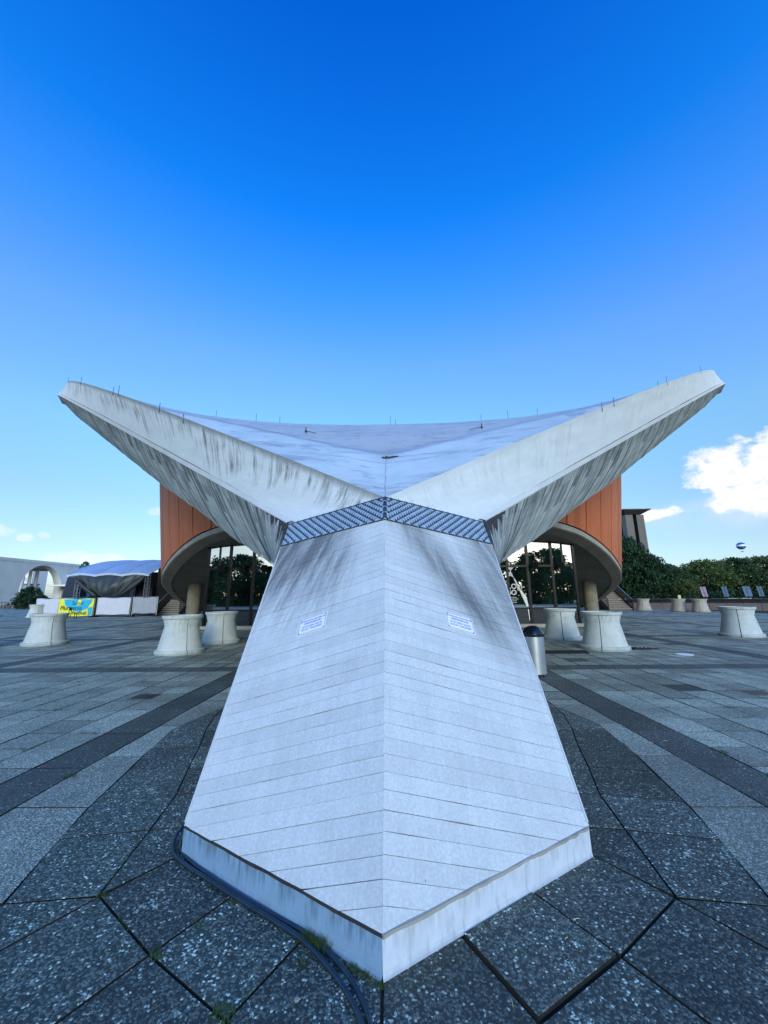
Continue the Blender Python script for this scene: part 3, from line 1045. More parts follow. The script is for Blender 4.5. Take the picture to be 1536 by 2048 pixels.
for sx in (-1, 1):
    # fascia A-B
    mb = MB()
    n = 120
    acc = 0.0
    prev = None
    for i in range(n + 1):
        t = tt(i, n)
        ya, yb_ = YA(t), YB(t)
        xa, za = arcA(ya); xb_, zb_ = arcB(yb_)
        A3 = Vector((sx * xa, ya, za)); B3 = Vector((sx * xb_, yb_, zb_))
        if prev: acc += (B3 - prev[1]).length
        cur = (A3, B3, acc)
        if prev:
            K_ = 6
            for j in range(K_):
                f0, f1 = j / K_, (j + 1) / K_
                q4 = [prev[1].lerp(prev[0], f0), cur[1].lerp(cur[0], f0), cur[1].lerp(cur[0], f1), prev[1].lerp(prev[0], f1)]
                u4 = [(prev[2], f0), (cur[2], f0), (cur[2], f1), (prev[2], f1)]
                if sx > 0: mb.poly(q4, u4)
                else: mb.poly(q4[::-1], u4[::-1])
        prev = cur
    H(mb, 'edge_beam', 'fascia_stained' if sx < 0 else 'fascia_clean', smooth=False)
    # projecting drip lip along the lower edge
    mb = MB()
    pts_o, secs = [], []
    for i in range(n + 1):
        t = tt(i, n)
        ya, yb_ = YA(t), YB(t)
        xa, za = arcA(ya); xb_, zb_ = arcB(yb_)
        A3 = Vector((sx * xa, ya, za)); B3 = Vector((sx * xb_, yb_, zb_))
        ab = (A3 - B3).normalized()
        tg = Vector((0, 1, 0))
        nn_ = ab.cross(tg); nn_.normalize()
        if nn_.y > 0 and abs(nn_.y) > 0.1 or nn_.x * sx < 0: nn_ = -nn_
        secs.append([B3 - ab * 0.02, B3 + ab * 0.085, B3 + ab * 0.085 + nn_ * 0.03, B3 - ab * 0.02 + nn_ * 0.03])
    vs_ = [p for s4 in secs for p in s4]
    fs = []
    for i in range(n):
        for j in range(4):
            a = i * 4 + j; b = i * 4 + (j + 1) % 4
            fs.append((a, b, b + 4, a + 4))
    mb.mesh(vs_, fs)
    H(mb, 'drip_lip', 'lip_paint')
    mb = MB()
    for i in range(n):
        c4 = []
        for s4 in (secs[i], secs[i + 1]):
            d_ = (s4[1] - s4[0]).normalized(); o_ = (s4[2] - s4[1]).normalized()
            c4.append((s4[1] + o_ * 0.006, s4[1] + d_ * (0.016 + 0.012 * frag_h(i * 0.37, 1, sx)) + o_ * 0.006))
        mb.poly([c4[0][0], c4[1][0], c4[1][1], c4[0][1]])
    H(mb, 'drip_groove', 'joint_dark')
    # soffit boards B-C, slanted
    nb_ = 149
    skew = 0.02
    for i in range(nb_):
        x0_, x1_ = i / nb_, (i + 1) / nb_
        t0, t1 = 0.5 * x0_ ** 1.5, 0.5 * x1_ ** 1.5
        gapf = 0.07 if i % 3 else 0.13
        t1 = t1 - (t1 - t0) * gapf * 0.6
        mb = MB()
        KK = 6
        dz = rnd.uniform(-0.012, 0.012)
        rows_ = []
        for j in range(KK + 1):
            f = j / KK           # 0 at C, 1 at B
            row = []
            for t in (t0, t1):
                tb = t
                yb_ = YB(tb); xb_, zb_ = arcB(yb_)
                yc_ = YCc(min(1, t + 0.0)); xc_, zc3 = arcC(yc_)
                B3 = Vector((sx * xb_, yb_, zb_)); C3 = Vector((sx * xc_, yc_, zc3))
                p = C3.lerp(B3, f)
                bulge = math.sin(f * PI) * min(0.25, 0.12 * (B3 - C3).length)
                p += Vector((sx * 0.3, 0, -0.9)) * bulge * 0.25 + Vector((0, 0, dz))
                row.append(p)
            rows_.append(row)
        wdt = (rows_[0][1] - rows_[0][0]).length
        for j in range(KK):
            q4 = [rows_[j][0], rows_[j][1], rows_[j + 1][1], rows_[j + 1][0]]
            w_ = 0.35 * 1.0
            u4 = [(i * 0.37, j / KK), (i * 0.37 + w_, j / KK), (i * 0.37 + w_, (j + 1) / KK), (i * 0.37, (j + 1) / KK)]
            if sx < 0: mb.poly(q4, u4)
            else: mb.poly(q4[::-1], u4[::-1])
        H(mb, 'soffit_board', 'soffit_board')
    # dark backing just above the boards
    mb = MB()
    prev = None
    for i in range(n + 1):
        t = tt(i, n)
        yb_, yc_ = YB(t), YCc(t)
        xb_, zb_ = arcB(yb_); xc_, zc3 = arcC(yc_)
        cur = (Vector((sx * (xb_ - 0.01), yb_, zb_ + 0.03)), Vector((sx * (xc_ - 0.004), yc_ + 0.02, zc3 + 0.022)))
        if prev:
            q4 = [prev[0], cur[0], cur[1], prev[1]]
            mb.poly(q4)
        prev = cur
    H(mb, 'soffit_backing', 'joint_dark')

# lightning rods along the roof edge, a duct and two conductors on the roof
for (x, Y, z, h) in [(-15.04, 16.15, 11.5, .5), (-11.29, 12.66, 9.37, .42), (-7.83, 9.9, 7.36, .3), (-7.4, 9.55, 7.1, .45), (-5.15, 7.95, 5.79, .26), (-4.2, 7.3, 5.2, .22),
                     (11.55, 12.89, 9.53, .42), (7.4, 9.6, 7.12, .2), (7.95, 9.98, 7.42, .35), (5.04, 7.87, 5.72, .24), (4.57, 7.54, 5.44, .22)]:
    mb = MB()
    mb.tube([(x, Y, z - 0.1), (x, Y, z + h * 0.55)], 0.007, 5)
    H(mb, 'lightning_rod', 'dark_steel')
for (x, Y, h) in [(-5.0, 13.5, .55), (-4.0, 13.2, .5), (0.12, 13, .6), (0.3, 13, .4), (3.5, 13.3, .45), (4.6, 13.6, .6), (5.9, 14, .5), (-6.8, 14, .5)]:
    mb = MB()
    z = roof_z(x, Y)
    mb.tube([(x, Y, z - 0.05), (x, Y, z + h * 0.55)], 0.007, 5)
    H(mb, 'lightning_rod', 'dark_steel')
for (x0_, Y0_, x1_) in [(-2.01, 8.9, -1.72), (2.39, 9.0, 2.05)]:
    mb = MB()
    z0_ = roof_z(x0_, Y0_)
    mb.tube([(x0_, Y0_, z0_), (x0_, Y0_, z0_ + 0.14)], 0.012, 5)
    mb.tube([(x0_, Y0_, z0_ + 0.02), (x0_, Y0_, z0_ + 0.06)], 0.03, 6)
    pts = []
    for i in range(7):
        t = i / 6
        x = x0_ + (x1_ - x0_) * t; Y = Y0_ - 0.15 * t
        pts.append((x, Y, roof_z(x, Y) + 0.03 + 0.01 * math.sin(t * 5)))
    mb.tube(pts, 0.008, 5)
    H(mb, 'roof_conductor', 'dark_steel')
mb = MB()
zz = roof_z(0.05, 6.2)
ring = [(0.07 + 0.15 * math.cos(a), 6.2 + 0.05 * math.sin(a), roof_z(0.07 + 0.15 * math.cos(a), 6.2 + 0.05 * math.sin(a)) + 0.012) for a in [i * PI / 7 for i in range(14)]]
mb.poly(ring)
for i in range(5):
    cx_ = -0.05 + i * 0.06
    mb.box(cx_ - 0.02, cx_ + 0.02, 6.19, 6.22, zz + 0.0, zz + 0.025 + 0.01 * (i % 2))
H(mb, 'roof_gully', 'bark')
# seam in the valley of the near roof
mb = MB()
pts = [(0.006 * math.sin(i * 1.7), 4.55 + i * 0.13, roof_z(0.0, 4.55 + i * 0.13) + 0.002) for i in range(13)]
mb.tube(pts, [0.004 + 0.003 * (i % 3) for i in range(13)], 5)
H(mb, 'valley_seam', 'canvas_grey')

# --- auditorium drum
ZB = [(16.0, 5.12), (17.8, 4.98), (18.8, 4.74), (19.6, 4.42), (20.6, 4.02), (22.2, 3.42), (24.5, 2.85), (27.5, 2.32), (30, 1.68), (32.4, 1.05), (36, 0.6), (50, 0.3)]
def zb(th):
    Y = YC - 16.95 * math.cos(th)
    return float(np.interp(Y, [a for a, _ in ZB], [b for _, b in ZB]))
def Rr(z): return 16.95 + 0.113 * (z - 3.85)
def cyl(r, th): return (r * math.sin(th), YC - r * math.cos(th))
mb = MB()
for i in range(120):
    a0, a1 = 2 * PI * i / 120, 2 * PI * (i + 1) / 120
    q4 = []
    for a, top in ((a0, 0), (a1, 0), (a1, 1), (a0, 1)):
        z = 10.2 if top else zb(a) + 0.02
        x, y = cyl(Rr(z) - 0.10, a)
        if top: z = min(z, roof_z(x, y) - 0.35)
        q4.append((x, y, z))
    mb.poly(q4)
H(mb, 'drum_core', 'joint_dark')
th = math.radians(3.25)
st = math.radians(5.35)
npan = 66
edges_ = [math.radians(-3.25)] + [th + st * k for k in range(0, 66)]
for k in range(len(edges_) - 1):
    a0, a1 = edges_[k], edges_[k + 1]
    if a1 > 2 * PI - th: break
    ga = 0.0023
    mb = MB()
    sub = 3
    for j in range(sub):
        b0 = a0 + ga + (a1 - a0 - 2 * ga) * j / sub; b1 = a0 + ga + (a1 - a0 - 2 * ga) * (j + 1) / sub
        q_o, q_i = [], []
        for a, top in ((b0, 0), (b1, 0), (b1, 1), (b0, 1)):
            z = 10.3 if top else zb(a) + 0.0
            x, y = cyl(Rr(z), a)
            if top: z = min(z, roof_z(x, y) - 0.3)
            x, y = cyl(Rr(z), a); q_o.append((x, y, z))
            x, y = cyl(Rr(z) - 0.06, a); q_i.append((x, y, z))
        mb.poly(q_o)
        mb.poly([q_i[0], q_i[1], q_o[1], q_o[0]])
        if j == 0: mb.poly([q_i[0], q_o[0], q_o[3], q_i[3]])
        if j == sub - 1: mb.poly([q_o[1], q_i[1], q_i[2], q_o[2]])
    H(mb, 'wall_panel', 'orange_panel')
# ring beam and its underside
def ringmesh(prof, mat, name, n=180, smooth=True):
    mb = MB()
    vs_ = []
    for i in range(n):
        a = 2 * PI * i / n
        z0_ = zb(a)
        for dr, dz_ in prof:
            x, y = cyl(Rr(z0_) + dr, a)
            vs_.append((x, y, z0_ + dz_))
    k = len(prof)
    fs = []
    for i in range(n):
        for j in range(k - 1):
            a = i * k + j; b = ((i + 1) % n) * k + j
            fs.append((a, a + 1, b + 1, b))
    mb.mesh(vs_, fs)
    return H(mb, name, mat, auto=30)
ringmesh([(-0.12, -0.0), (-0.12, -0.07), (-0.03, -0.07), (-0.03, -0.30), (-0.10, -0.33)], 'concrete_grey', 'ring_beam')
ringmesh([(-0.10, -0.33), (-0.62, -0.50), (-0.62, -0.44), (-0.72, -0.40)], 'concrete_brown', 'ring_beam_underside')
mb = MB()
vs_ = []
nr, na = 12, 120
for j in range(nr + 1):
    rf = j / nr
    for i in range(na):
        a = 2 * PI * i / na
        z0_ = zb(a)
        x, y = cyl((Rr(z0_) - 0.72) * rf, a)
        ze = z0_ - 0.40
        zi = 2.9
        w_ = rf ** 1.6
        vs_.append((x, y, ze * w_ + zi * (1 - w_)))
fs = [(j * na + i, j * na + (i + 1) % na, (j + 1) * na + (i + 1) % na, (j + 1) * na + i) for j in range(nr) for i in range(na)]
mb.mesh(vs_, fs)
H(mb, 'drum_soffit', 'concrete_brown', smooth=True)

# columns
for sx in (-1, 1):
    mb = MB()
    mb.lathe([(0.42, 0), (0.42, 3.0)], 28, c=(sx * 13.25 + 0.05, 26.3, 0))
    H(mb, 'column', 'column_concrete', smooth=True)

# --- glass front
YG = 20.0
mull = [-9.42, -8.27, -7.05, -5.85, -4.6, -3.4, -2.2, -1.0, 0.2, 1.4, 2.6, 3.8, 5.0, 6.05, 7.10, 8.35, 9.48]
def top_g(x): return 5.5 - 0.42 * max(0, abs(x) - 7.0) if abs(x) > 7.0 else 5.5
def top_g(x): return float(np.interp(abs(x), [0, 6.9, 8.3, 9.5], [5.3, 5.1, 4.75, 4.42]))
for i, x in enumerate(mull):
    mb = MB()
    w = 0.13 if i in (1, 2, 14, 15) else 0.11
    mb.box(x - w / 2, x + w / 2, YG - 0.06, YG + 0.12, 0.10, top_g(x))
    H(mb, 'mullion', 'frame_steel')
for i in range(len(mull) - 1):
    a, b = mull[i] + 0.06, mull[i + 1] - 0.06
    for (z0_, z1_) in ((0.16, 0.86), (0.94, 2.96), (3.04, None)):
        za_, zb2 = (z1_, z1_) if z1_ else (top_g(a) - 0.06, top_g(b) - 0.06)
        if z0_ == 3.04 and i in (0, len(mull) - 2):
            mid = (a + b) / 2
            cells = [(a, mid - 0.04), (mid + 0.04, b)]
        else:
            cells = [(a, b)]
        for (c0, c1) in cells:
            mb = MB()
            t0_ = z1_ or top_g(c0) - 0.08; t1_ = z1_ or top_g(c1) - 0.08
            tl = rnd.uniform(-0.004, 0.004)
            vs_ = [(c0, YG + tl, z0_), (c1, YG - tl, z0_), (c1, YG - tl, t1_), (c0, YG + tl, t0_)]
            bk = [(p[0], p[1] + 0.02, p[2]) for p in vs_]
            mb.mesh(vs_ + bk, [(0, 1, 2, 3), (7, 6, 5, 4), (0, 4, 5, 1), (1, 5, 6, 2), (2, 6, 7, 3), (3, 7, 4, 0)])
            H(mb, 'pane', 'coated_glass' if z0_ > 0.5 else 'low_glass')
        if z0_ == 3.04 and len(cells) == 2:
            mb = MB(); mb.box(mid - 0.04, mid + 0.04, YG - 0.05, YG + 0.08, 3.04, top_g(mid))
            H(mb, 'window_bar', 'frame_steel')
    for zt in (0.90, 3.0):
        mb = MB(); mb.box(a, b, YG - 0.05, YG + 0.06, zt - 0.045, zt + 0.045)
        H(mb, 'transom', 'frame_steel')
    mb = MB()
    mb.mesh([(a, YG - 0.05, top_g(a) - 0.09), (b, YG - 0.05, top_g(b) - 0.09), (b, YG - 0.05, top_g(b)), (a, YG - 0.05, top_g(a)),
             (a, YG + 0.06, top_g(a) - 0.09), (b, YG + 0.06, top_g(b) - 0.09), (b, YG + 0.06, top_g(b)), (a, YG + 0.06, top_g(a))],
            [(0, 1, 2, 3), (0, 4, 5, 1), (3, 2, 6, 7), (4, 7, 6, 5)])
    H(mb, 'head_rail', 'zinc_dark')
mb = MB(); mb.box(-9.6, 9.65, YG - 0.35, YG + 0.3, 0.0, 0.15)
H(mb, 'kerb', 'concrete_grey')
mb = MB()
mb.box(-9.35, 9.4, YG + 0.25, YG + 0.3, 0.1, 5.0)
for sx in (-1, 1):
    mb.mesh([(sx * 9.45, YG + 0.1, 0), (sx * 10.4, 33, 0), (sx * 10.4, 33, 3.4), (sx * 9.45, YG + 0.1, 4.3)], [(0, 1, 2, 3)])
H(mb, 'lobby_wall', 'interior')
mb = MB()
mb.box(10.4, 15.2, 33.0, 33.3, 0, 2.6)
mb.box(-15.2, -10.4, 33.0, 33.3, 0, 2.6)
H(mb, 'rear_wall', 'concrete_brown')
# floodlights on the transom
for x in (-8.55, -7.5, -6.35, 7.35, 8.65):
    mb = MB()
    mb.bar((x, YG - 0.05, 3.05), (x, YG - 0.35, 3.0), 0.04)
    mb.box(-0.13, 0.13, -0.10, 0.10, -0.16, 0.12, Matrix.Translation((x, YG - 0.42, 3.0)) @ Matrix.Rotation(0.5, 4, 'X'))
    H(mb, 'floodlight', 'dark_steel')

# lettering and shapes on the glass
GM = Matrix(((1, 0, 0, 0), (0, 0, -1, 0), (0, 1, 0, 0), (0, 0, 0, 1)))
def gtxt(body, size, x, z, **kw):
    return text_mesh(body, size, Matrix.Translation((x, YG - 0.02 - 4, z)) @ GM, 'lettering', 'sign_white', hall, ext=0.002, **kw)
gtxt('QUILOM-', 0.36, 5.36, 1.86, bold=0.004)
gtxt('BISMO', 0.36, 5.42, 1.55, bold=0.004)
gtxt('2.6.\u201317.9.2023', 0.17, 5.10, 2.17)
for k, (xa_, xb2) in enumerate(((5.75, 6.42), (5.9, 6.50), (5.95, 6.42), (6.0, 6.42))):
    mb = MB()
    x = xa_
    while x < xb2:
        l = rnd.uniform(0.04, 0.12)
        mb.box(x, min(x + l, xb2), YG - 0.024, YG - 0.02, 1.42 - k * 0.085, 1.445 - k * 0.085)
        x += l + 0.02
    H(mb, 'caption_line', 'sign_white')
def gshape(pts):
    mb = MB()
    n = len(pts)
    f_ = [(x, YG - 0.024, z) for x, z in pts]; b_ = [(x, YG - 0.018, z) for x, z in pts]
    mb.mesh(f_ + b_, [tuple(range(n)), tuple(range(2 * n - 1, n - 1, -1))] + [(i, n + i, n + (i + 1) % n, (i + 1) % n) for i in range(n)])
    H(mb, 'glass_motif', 'sign_white')
gshape([(6.04, 2.93), (6.21, 2.75), (6.38, 2.93)])
gshape([(5.55, 2.60), (5.9, 2.62), (6.08, 2.66), (6.21, 2.75), (6.32, 2.52), (6.42, 2.33), (6.22, 2.50), (6.0, 2.57), (5.8, 2.58), (5.55, 2.54)])
gshape([(6.30, 2.52), (6.37, 2.44), (6.66, 1.82), (6.92, 1.44), (6.98, 1.02), (6.90, 0.96), (6.60, 1.74), (6.36, 2.30)])
gshape([(6.93, 0.85), (6.98, 0.85), (7.00, 0.30), (6.97, 0.30)])

# ------------------------------------------------------------------ warning signs
for sx in (-1, 1):
    qv, nv = face(sx)
    a0, a1 = 0.566, 0.852
    s0_, s1_ = 1.838, 2.022
    if sx > 0: a0, a1 = 0.596, 0.872; s0_, s1_ = 1.848, 2.028
    c = R0 + qv * ((a0 + a1) / 2) + dv * ((s0_ + s1_) / 2) + nv * 0.006
    sg = empty('warning_sign', c)
    tag(sg, 'small white enamel warning sign in blue capitals on the %s face of the sloping abutment' % ('left' if sx < 0 else 'right'), 'sign', 'warning signs on the abutment')
    xdir = qv * (1 if sx > 0 else -1)
    ydir = dv
    zdir = xdir.cross(ydir)
    M = Matrix((xdir, ydir, zdir)).transposed().to_4x4()
    Wd, Hd = (a1 - a0), (s1_ - s0_)
    mb = MB(); mb.box(-Wd / 2, Wd / 2, -Hd / 2, Hd / 2, -0.004, 0.0, M)
    mb.build('plate', 'sign_white', sg)
    mb = MB()
    bx_, by_ = Wd / 2 - 0.009, Hd / 2 - 0.009
    for (p, q_) in (((-bx_, -by_), (bx_, -by_)), ((bx_, -by_), (bx_, by_)), ((bx_, by_), (-bx_, by_)), ((-bx_, by_), (-bx_, -by_))):
        mb.bar(M @ Vector((*p, 0.0006)), M @ Vector((*q_, 0.0006)), 0.0026, 0.0012, upv=zdir)
    mb.build('border', 'ink_dark', sg)
    for ix in (-1, 1):
        for iy in (-1, 1):
            mb = MB(); mb.lathe([(0.0, 0.003), (0.0045, 0.002), (0.005, 0.0)], 8)
            mb.v = [tuple(M @ (Vector(p) + Vector((ix * (bx_ - 0.009), iy * (by_ - 0.009), 0)))) for p in mb.v]
            mb.build('screw', 'ink_dark', sg)
    for (t_, yy, sz_) in (('BETRETEN DES DACHES VERBOTEN', 0.046, 0.0205), ('LEBENSGEFAHR!', 0.016, 0.026), ('\u00c7ATIYA \u00c7IKMAK YASAKTIR', -0.018, 0.021), ('HAYAT TEHL\u0130KES\u0130!', -0.050, 0.026)):
        text_mesh(t_, sz_, M @ Matrix.Translation((0, yy, 0.0005)), 'lettering', 'ink_blue', sg, ext=0.0004, align='CENTER', bold=0.0004, sx=0.80 if len(t_) > 20 else 0.95)

# ------------------------------------------------------------------ planters
def make_planter(mat='planter_concrete'):
    t = empty('planter')
    prof = [(0.655, 0.0), (0.662, 0.02), (0.662, 0.105), (0.598, 0.120), (0.462, 0.745), (0.462, 0.755), (0.512, 0.965), (0.512, 0.975)]
    for k in range(4):
        g_ = 0.020
        mb = MB()
        a0 = k * PI / 2 + g_; a1 = (k + 1) * PI / 2 - g_
        mb.lathe(prof, 14, a0, a1)
        inn = [(r - 0.05, z) for r, z in prof][::-1]
        for a in (a0, a1):
            pts = [(r * math.cos(a), r * math.sin(a), z) for r, z in prof] + [(r * math.cos(a), r * math.sin(a), z) for r, z in inn]
            mb.poly(pts if a == a0 else pts[::-1])
        mb.build('panel', mat, t, auto=22)
    mb = MB(); mb.lathe([(0.57, 0.01), (0.57, 0.11), (0.425, 0.73), (0.48, 0.97)], 24)
    mb.build('liner', 'soil', t)
    mb = MB(); mb.lathe([(0.50, 0.977), (0.545, 0.977), (0.550, 0.985), (0.556, 1.055), (0.548, 1.062), (0.49, 1.062), (0.47, 0.98)], 40)
    mb.build('rim', mat, t, auto=30)
    mb = MB(); mb.lathe([(0.0, 1.02), (0.486, 1.0)], 20)
    mb.build('soil', 'soil', t)
    return t
def copy_tree(o, parent=None):
    c = o.copy(); COL.objects.link(c); c.parent = parent
    for ch in list(o.children): copy_tree(ch, c)
    return c
PL = [(-6.14, 11.75, 0.3, 'c', 'pale concrete planter left of the abutment, nearer one of the left pair'),
      (-6.02, 14.18, 0.15, 'c', 'pale concrete planter left of the abutment, tucked behind the nearer one of the pair'),
      (-12.13, 13.99, 0.25, 'c', 'pale concrete planter standing alone in front of the yellow festival banner'),
      (-13.75, 13.1, 0.6, 'c', 'pale concrete planter cut off by the left frame edge'),
      (6.34, 11.99, -0.12, 'c', 'pale concrete planter nearest to the round column on the right, in front of the stairs'),
      (6.25, 14.64, 0.05, 'c', 'pale concrete planter between the waste bin and its nearer twin on the right'),
      (13.02, 15.07, 0.0, 'c', 'large pale concrete planter at the right frame edge before the parapet'),
      (24.97, 34.6, -0.2, 'w', 'distant concrete planter with a small yellow card standing on its rim'),
      (25.60, 33.08, -0.1, 'w', 'distant concrete planter just right of the one with the yellow card'),
      (23.49, 37.03, -0.15, 'w', 'distant concrete planter beside the foot of the right stairs'),
      (22.85, 39.6, 0.2, 'c', 'distant planter half hidden behind the railing foot of the right stairs'),
      (18.9, 37.6, 0.2, 'c', 'white planter peeping out between the round column and the right stairs'),
      (-29.94, 33.06, 0.2, 'c', 'small far planter below the bushes beside the white banner')]
protos = {}
for (x, y, rz_, kd, lb) in PL:
    if kd not in protos:
        o = protos[kd] = make_planter('planter_concrete' if kd == 'c' else 'planter_warm')
    else:
        o = copy_tree(protos[kd])
    o.location = (x, y, 0.0)
    # turn so that a seam faces the way it does in the photo
    o.rotation_euler = (0, 0, math.atan2(-y, -x) + rz_ * 1.0)
    tag(o, lb, 'planter', 'round concrete planters on the plaza')
card = MB(); card.box(24.66, 24.90, 34.08, 34.10, 1.064, 1.38)
tag(card.build('yellow_card', 'straw'), 'small yellow card propped on the rim of a far planter', 'card')

# ------------------------------------------------------------------ waste bin
bn = empty('waste_bin', (2.93, 8.2, 0))
tag(bn, 'stainless steel waste bin with black domed lid standing right of the abutment', 'bin')
mb = MB(); mb.lathe([(0.0, 0.06), (0.205, 0.06), (0.205, 0.77), (0.20, 0.775)], 32); mb.build('body', 'stainless', bn, auto=40)
mb = MB(); mb.lathe([(0.225, 0.765), (0.23, 0.78), (0.225, 0.815), (0.20, 0.82), (0.185, 0.86), (0.14, 0.93), (0.07, 0.965), (0.0, 0.972)], 32); mb.build('lid', 'black_gloss', bn, auto=50)
mb = MB()
for sx in (-1, 1):
    mb.box(sx * 0.22 - 0.02, sx * 0.22 + 0.02, -0.015, 0.015, 0.79, 0.82)
mb.build('lid_pin', 'dark_steel', bn)
for k in range(4):
    mb = MB(); a = PI / 4 + k * PI / 2
    mb.tube([(0.15 * math.cos(a), 0.15 * math.sin(a), 0), (0.15 * math.cos(a), 0.15 * math.sin(a), 0.06)], 0.018, 6)
    mb.build('foot', 'dark_steel', bn)

# ------------------------------------------------------------------ hoses
def hose(off, lift, lb, r):
    base = [(-1.30, 3.6), (-1.335, 3.25), (-1.38, 3.0), (-1.385, 2.90), (-1.33, 2.80), (-1.20, 2.70), (-1.05, 2.605), (-0.80, 2.45), (-0.55, 2.30), (-0.40, 2.205), (-0.28, 2.10), (-0.17, 1.98), (-0.09, 1.86), (-0.045, 1.74), (-0.02, 1.6), (-0.01, 1.3), (0.0, 0.8)]
    pts = []
    for i, (x, y) in enumerate(base):
        x0_, y0_ = base[max(i - 1, 0)]; x1_, y1_ = base[min(i + 1, len(base) - 1)]
        tx, ty = x1_ - x0_, y1_ - y0_
        L = math.hypot(tx, ty)
        nx, ny = ty / L, -tx / L
        o_ = off * (1.0 + 0.35 * math.sin(i * 0.9 + off * 50))
        z = r + 0.001 + (0.05 * math.exp(-((i - 2.2) / 1.2) ** 2) if lift else 0)
        pts.append(Vector((x + nx * o_, y + ny * o_, z)))
    # smooth with Catmull-Rom
    out = []
    for i in range(len(pts) - 1):
        p0, p1, p2, p3_ = pts[max(i - 1, 0)], pts[i], pts[i + 1], pts[min(i + 2, len(pts) - 1)]
        for k in range(6):
            t = k / 6
            out.append(0.5 * ((2 * p1) + (p2 - p0) * t + (2 * p0 - 5 * p1 + 4 * p2 - p3_) * t * t + (3 * p1 - p0 - 3 * p2 + p3_) * t ** 3))
    out.append(pts[-1])
    mb = MB(); mb.tube(out, r, 10)
    tag(mb.build('hose', 'rubber', None, smooth=True), lb, 'hose', 'hoses along the plinth')
hose(0.0, True, 'dark blue hose hugging the foot of the left plinth face, inner of two', 0.0115)
hose(-0.032, False, 'dark blue hose on the pavers, outer of the two beside the left plinth face', 0.0105)

# ------------------------------------------------------------------ small things on the plaza
def plate(name, poly, z, mat, lb, cat, grp=None):
    mb = MB(); n = len(poly)
    t_ = [(x, y, z) for x, y in poly]; b_ = [(x, y, 0.0) for x, y in poly]
    mb.mesh(t_ + b_, [tuple(range(n))] + [(n + i, n + (i + 1) % n, (i + 1) % n, i) for i in range(n)])
    return tag(mb.build(name, mat), lb, cat, grp)
def grate(x, y, lb):
    t = empty('drain_grate', (x, y, 0))
    tag(t, lb, 'drain cover', 'drain covers set in the paving')
    mb = MB()
    for (a, b, c_, d_) in ((-0.19, 0.19, -0.16, -0.14), (-0.19, 0.19, 0.14, 0.16), (-0.19, -0.17, -0.14, 0.14), (0.17, 0.19, -0.14, 0.14)):
        mb.box(a, b, c_, d_, 0.0, 0.006)
    mb.build('frame', 'dark_steel', t)
    for i in range(9):
        mb = MB(); mb.box(-0.165 + i * 0.038, -0.147 + i * 0.038, -0.14, 0.14, 0.001, 0.0055); mb.build('slat', 'dark_steel', t)
    mb = MB(); mb.box(-0.17, 0.17, -0.14, 0.14, 0.0, 0.002); mb.build('pit', 'stage_black', t)
grate(-4.0, 6.74, 'dark square drain cover in the paving left of the abutment')
grate(5.98, 6.80, 'dark square drain cover in the paving near the right frame edge')
cpts = [(7.80 + 0.20 * math.cos(i * PI / 12), 10.83 + 0.20 * math.sin(i * PI / 12)) for i in range(24)]
plate('floor_disc', cpts, 0.008, 'sign_white', 'small white round disc lying on the paving between the dark bands', 'disc')
plate('rubber_mat', [(4.1, 11.05), (5.42, 11.05), (5.60, 11.62), (4.1, 11.62)], 0.016, 'stage_black', 'long flat black mat on the paving in front of the right planter pair', 'mat')
cr = empty('cable_box', (7.42, 11.85, 0))
tag(cr, 'low black cable connector box lying beside the nearest right planter', 'cable box')
mb = MB(); mb.box(-0.38, 0.10, -0.12, 0.12, 0, 0.05); mb.build('housing', 'stage_black', cr)
for i in range(3):
    mb = MB(); mb.lathe([(0.0, 0.062), (0.02, 0.06), (0.022, 0.05)], 8, c=(-0.2 + i * 0.11, 0, 0)); mb.build('socket', 'alu', cr)
mb = MB(); mb.tube([(0.10, 0, 0.02), (0.2, 0.02, 0.015), (0.33, -0.03, 0.015), (0.4, 0.05, 0.015)], 0.014, 6); mb.build('lead', 'stage_black', cr)

# needles, a dropped token and a few pebbles close to the camera
for (x, y, a, l, lb) in [(1.19, 2.60, 0.5, 0.03, 'thin yellow pine needle on the dark paver, upper right of the foot'), (0.97, 2.33, 0.1, 0.028, 'thin yellow pine needle on the pebbly paver right of the foot'),
                         (0.86, 2.20, 0.6, 0.022, 'short yellow needle in the middle of the pebbly paver'), (0.52, 1.92, 1.5, 0.03, 'upright-lying yellow needle on the smooth paver by the plinth tip'),
                         (3.06, 4.72, 0.2, 0.07, 'long yellow needle lying on the dark band to the right')]:
    mb = MB()
    dx_, dy_ = l * math.cos(a) / 2, l * math.sin(a) / 2
    zz = 0.017 if (x, y) == (0.86, 2.20) else 0.004
    mb.tube([(x - dx_, y - dy_, zz), (x, y + 0.002, zz + 0.001), (x + dx_, y + dy_, zz)], 0.0014, 5)
    tag(mb.build('needle', 'straw'), lb, 'needle', 'needles dropped on the paving')
mb = MB(); mb.lathe([(0.0, 0.006), (0.008, 0.0055), (0.0115, 0.003), (0.011, 0.0)], 14, c=(-0.345, 1.93, 0.001))
tag(mb.build('round_token', 'planter_warm'), 'flat round beige token lying left of the hoses near the bottom edge', 'token')

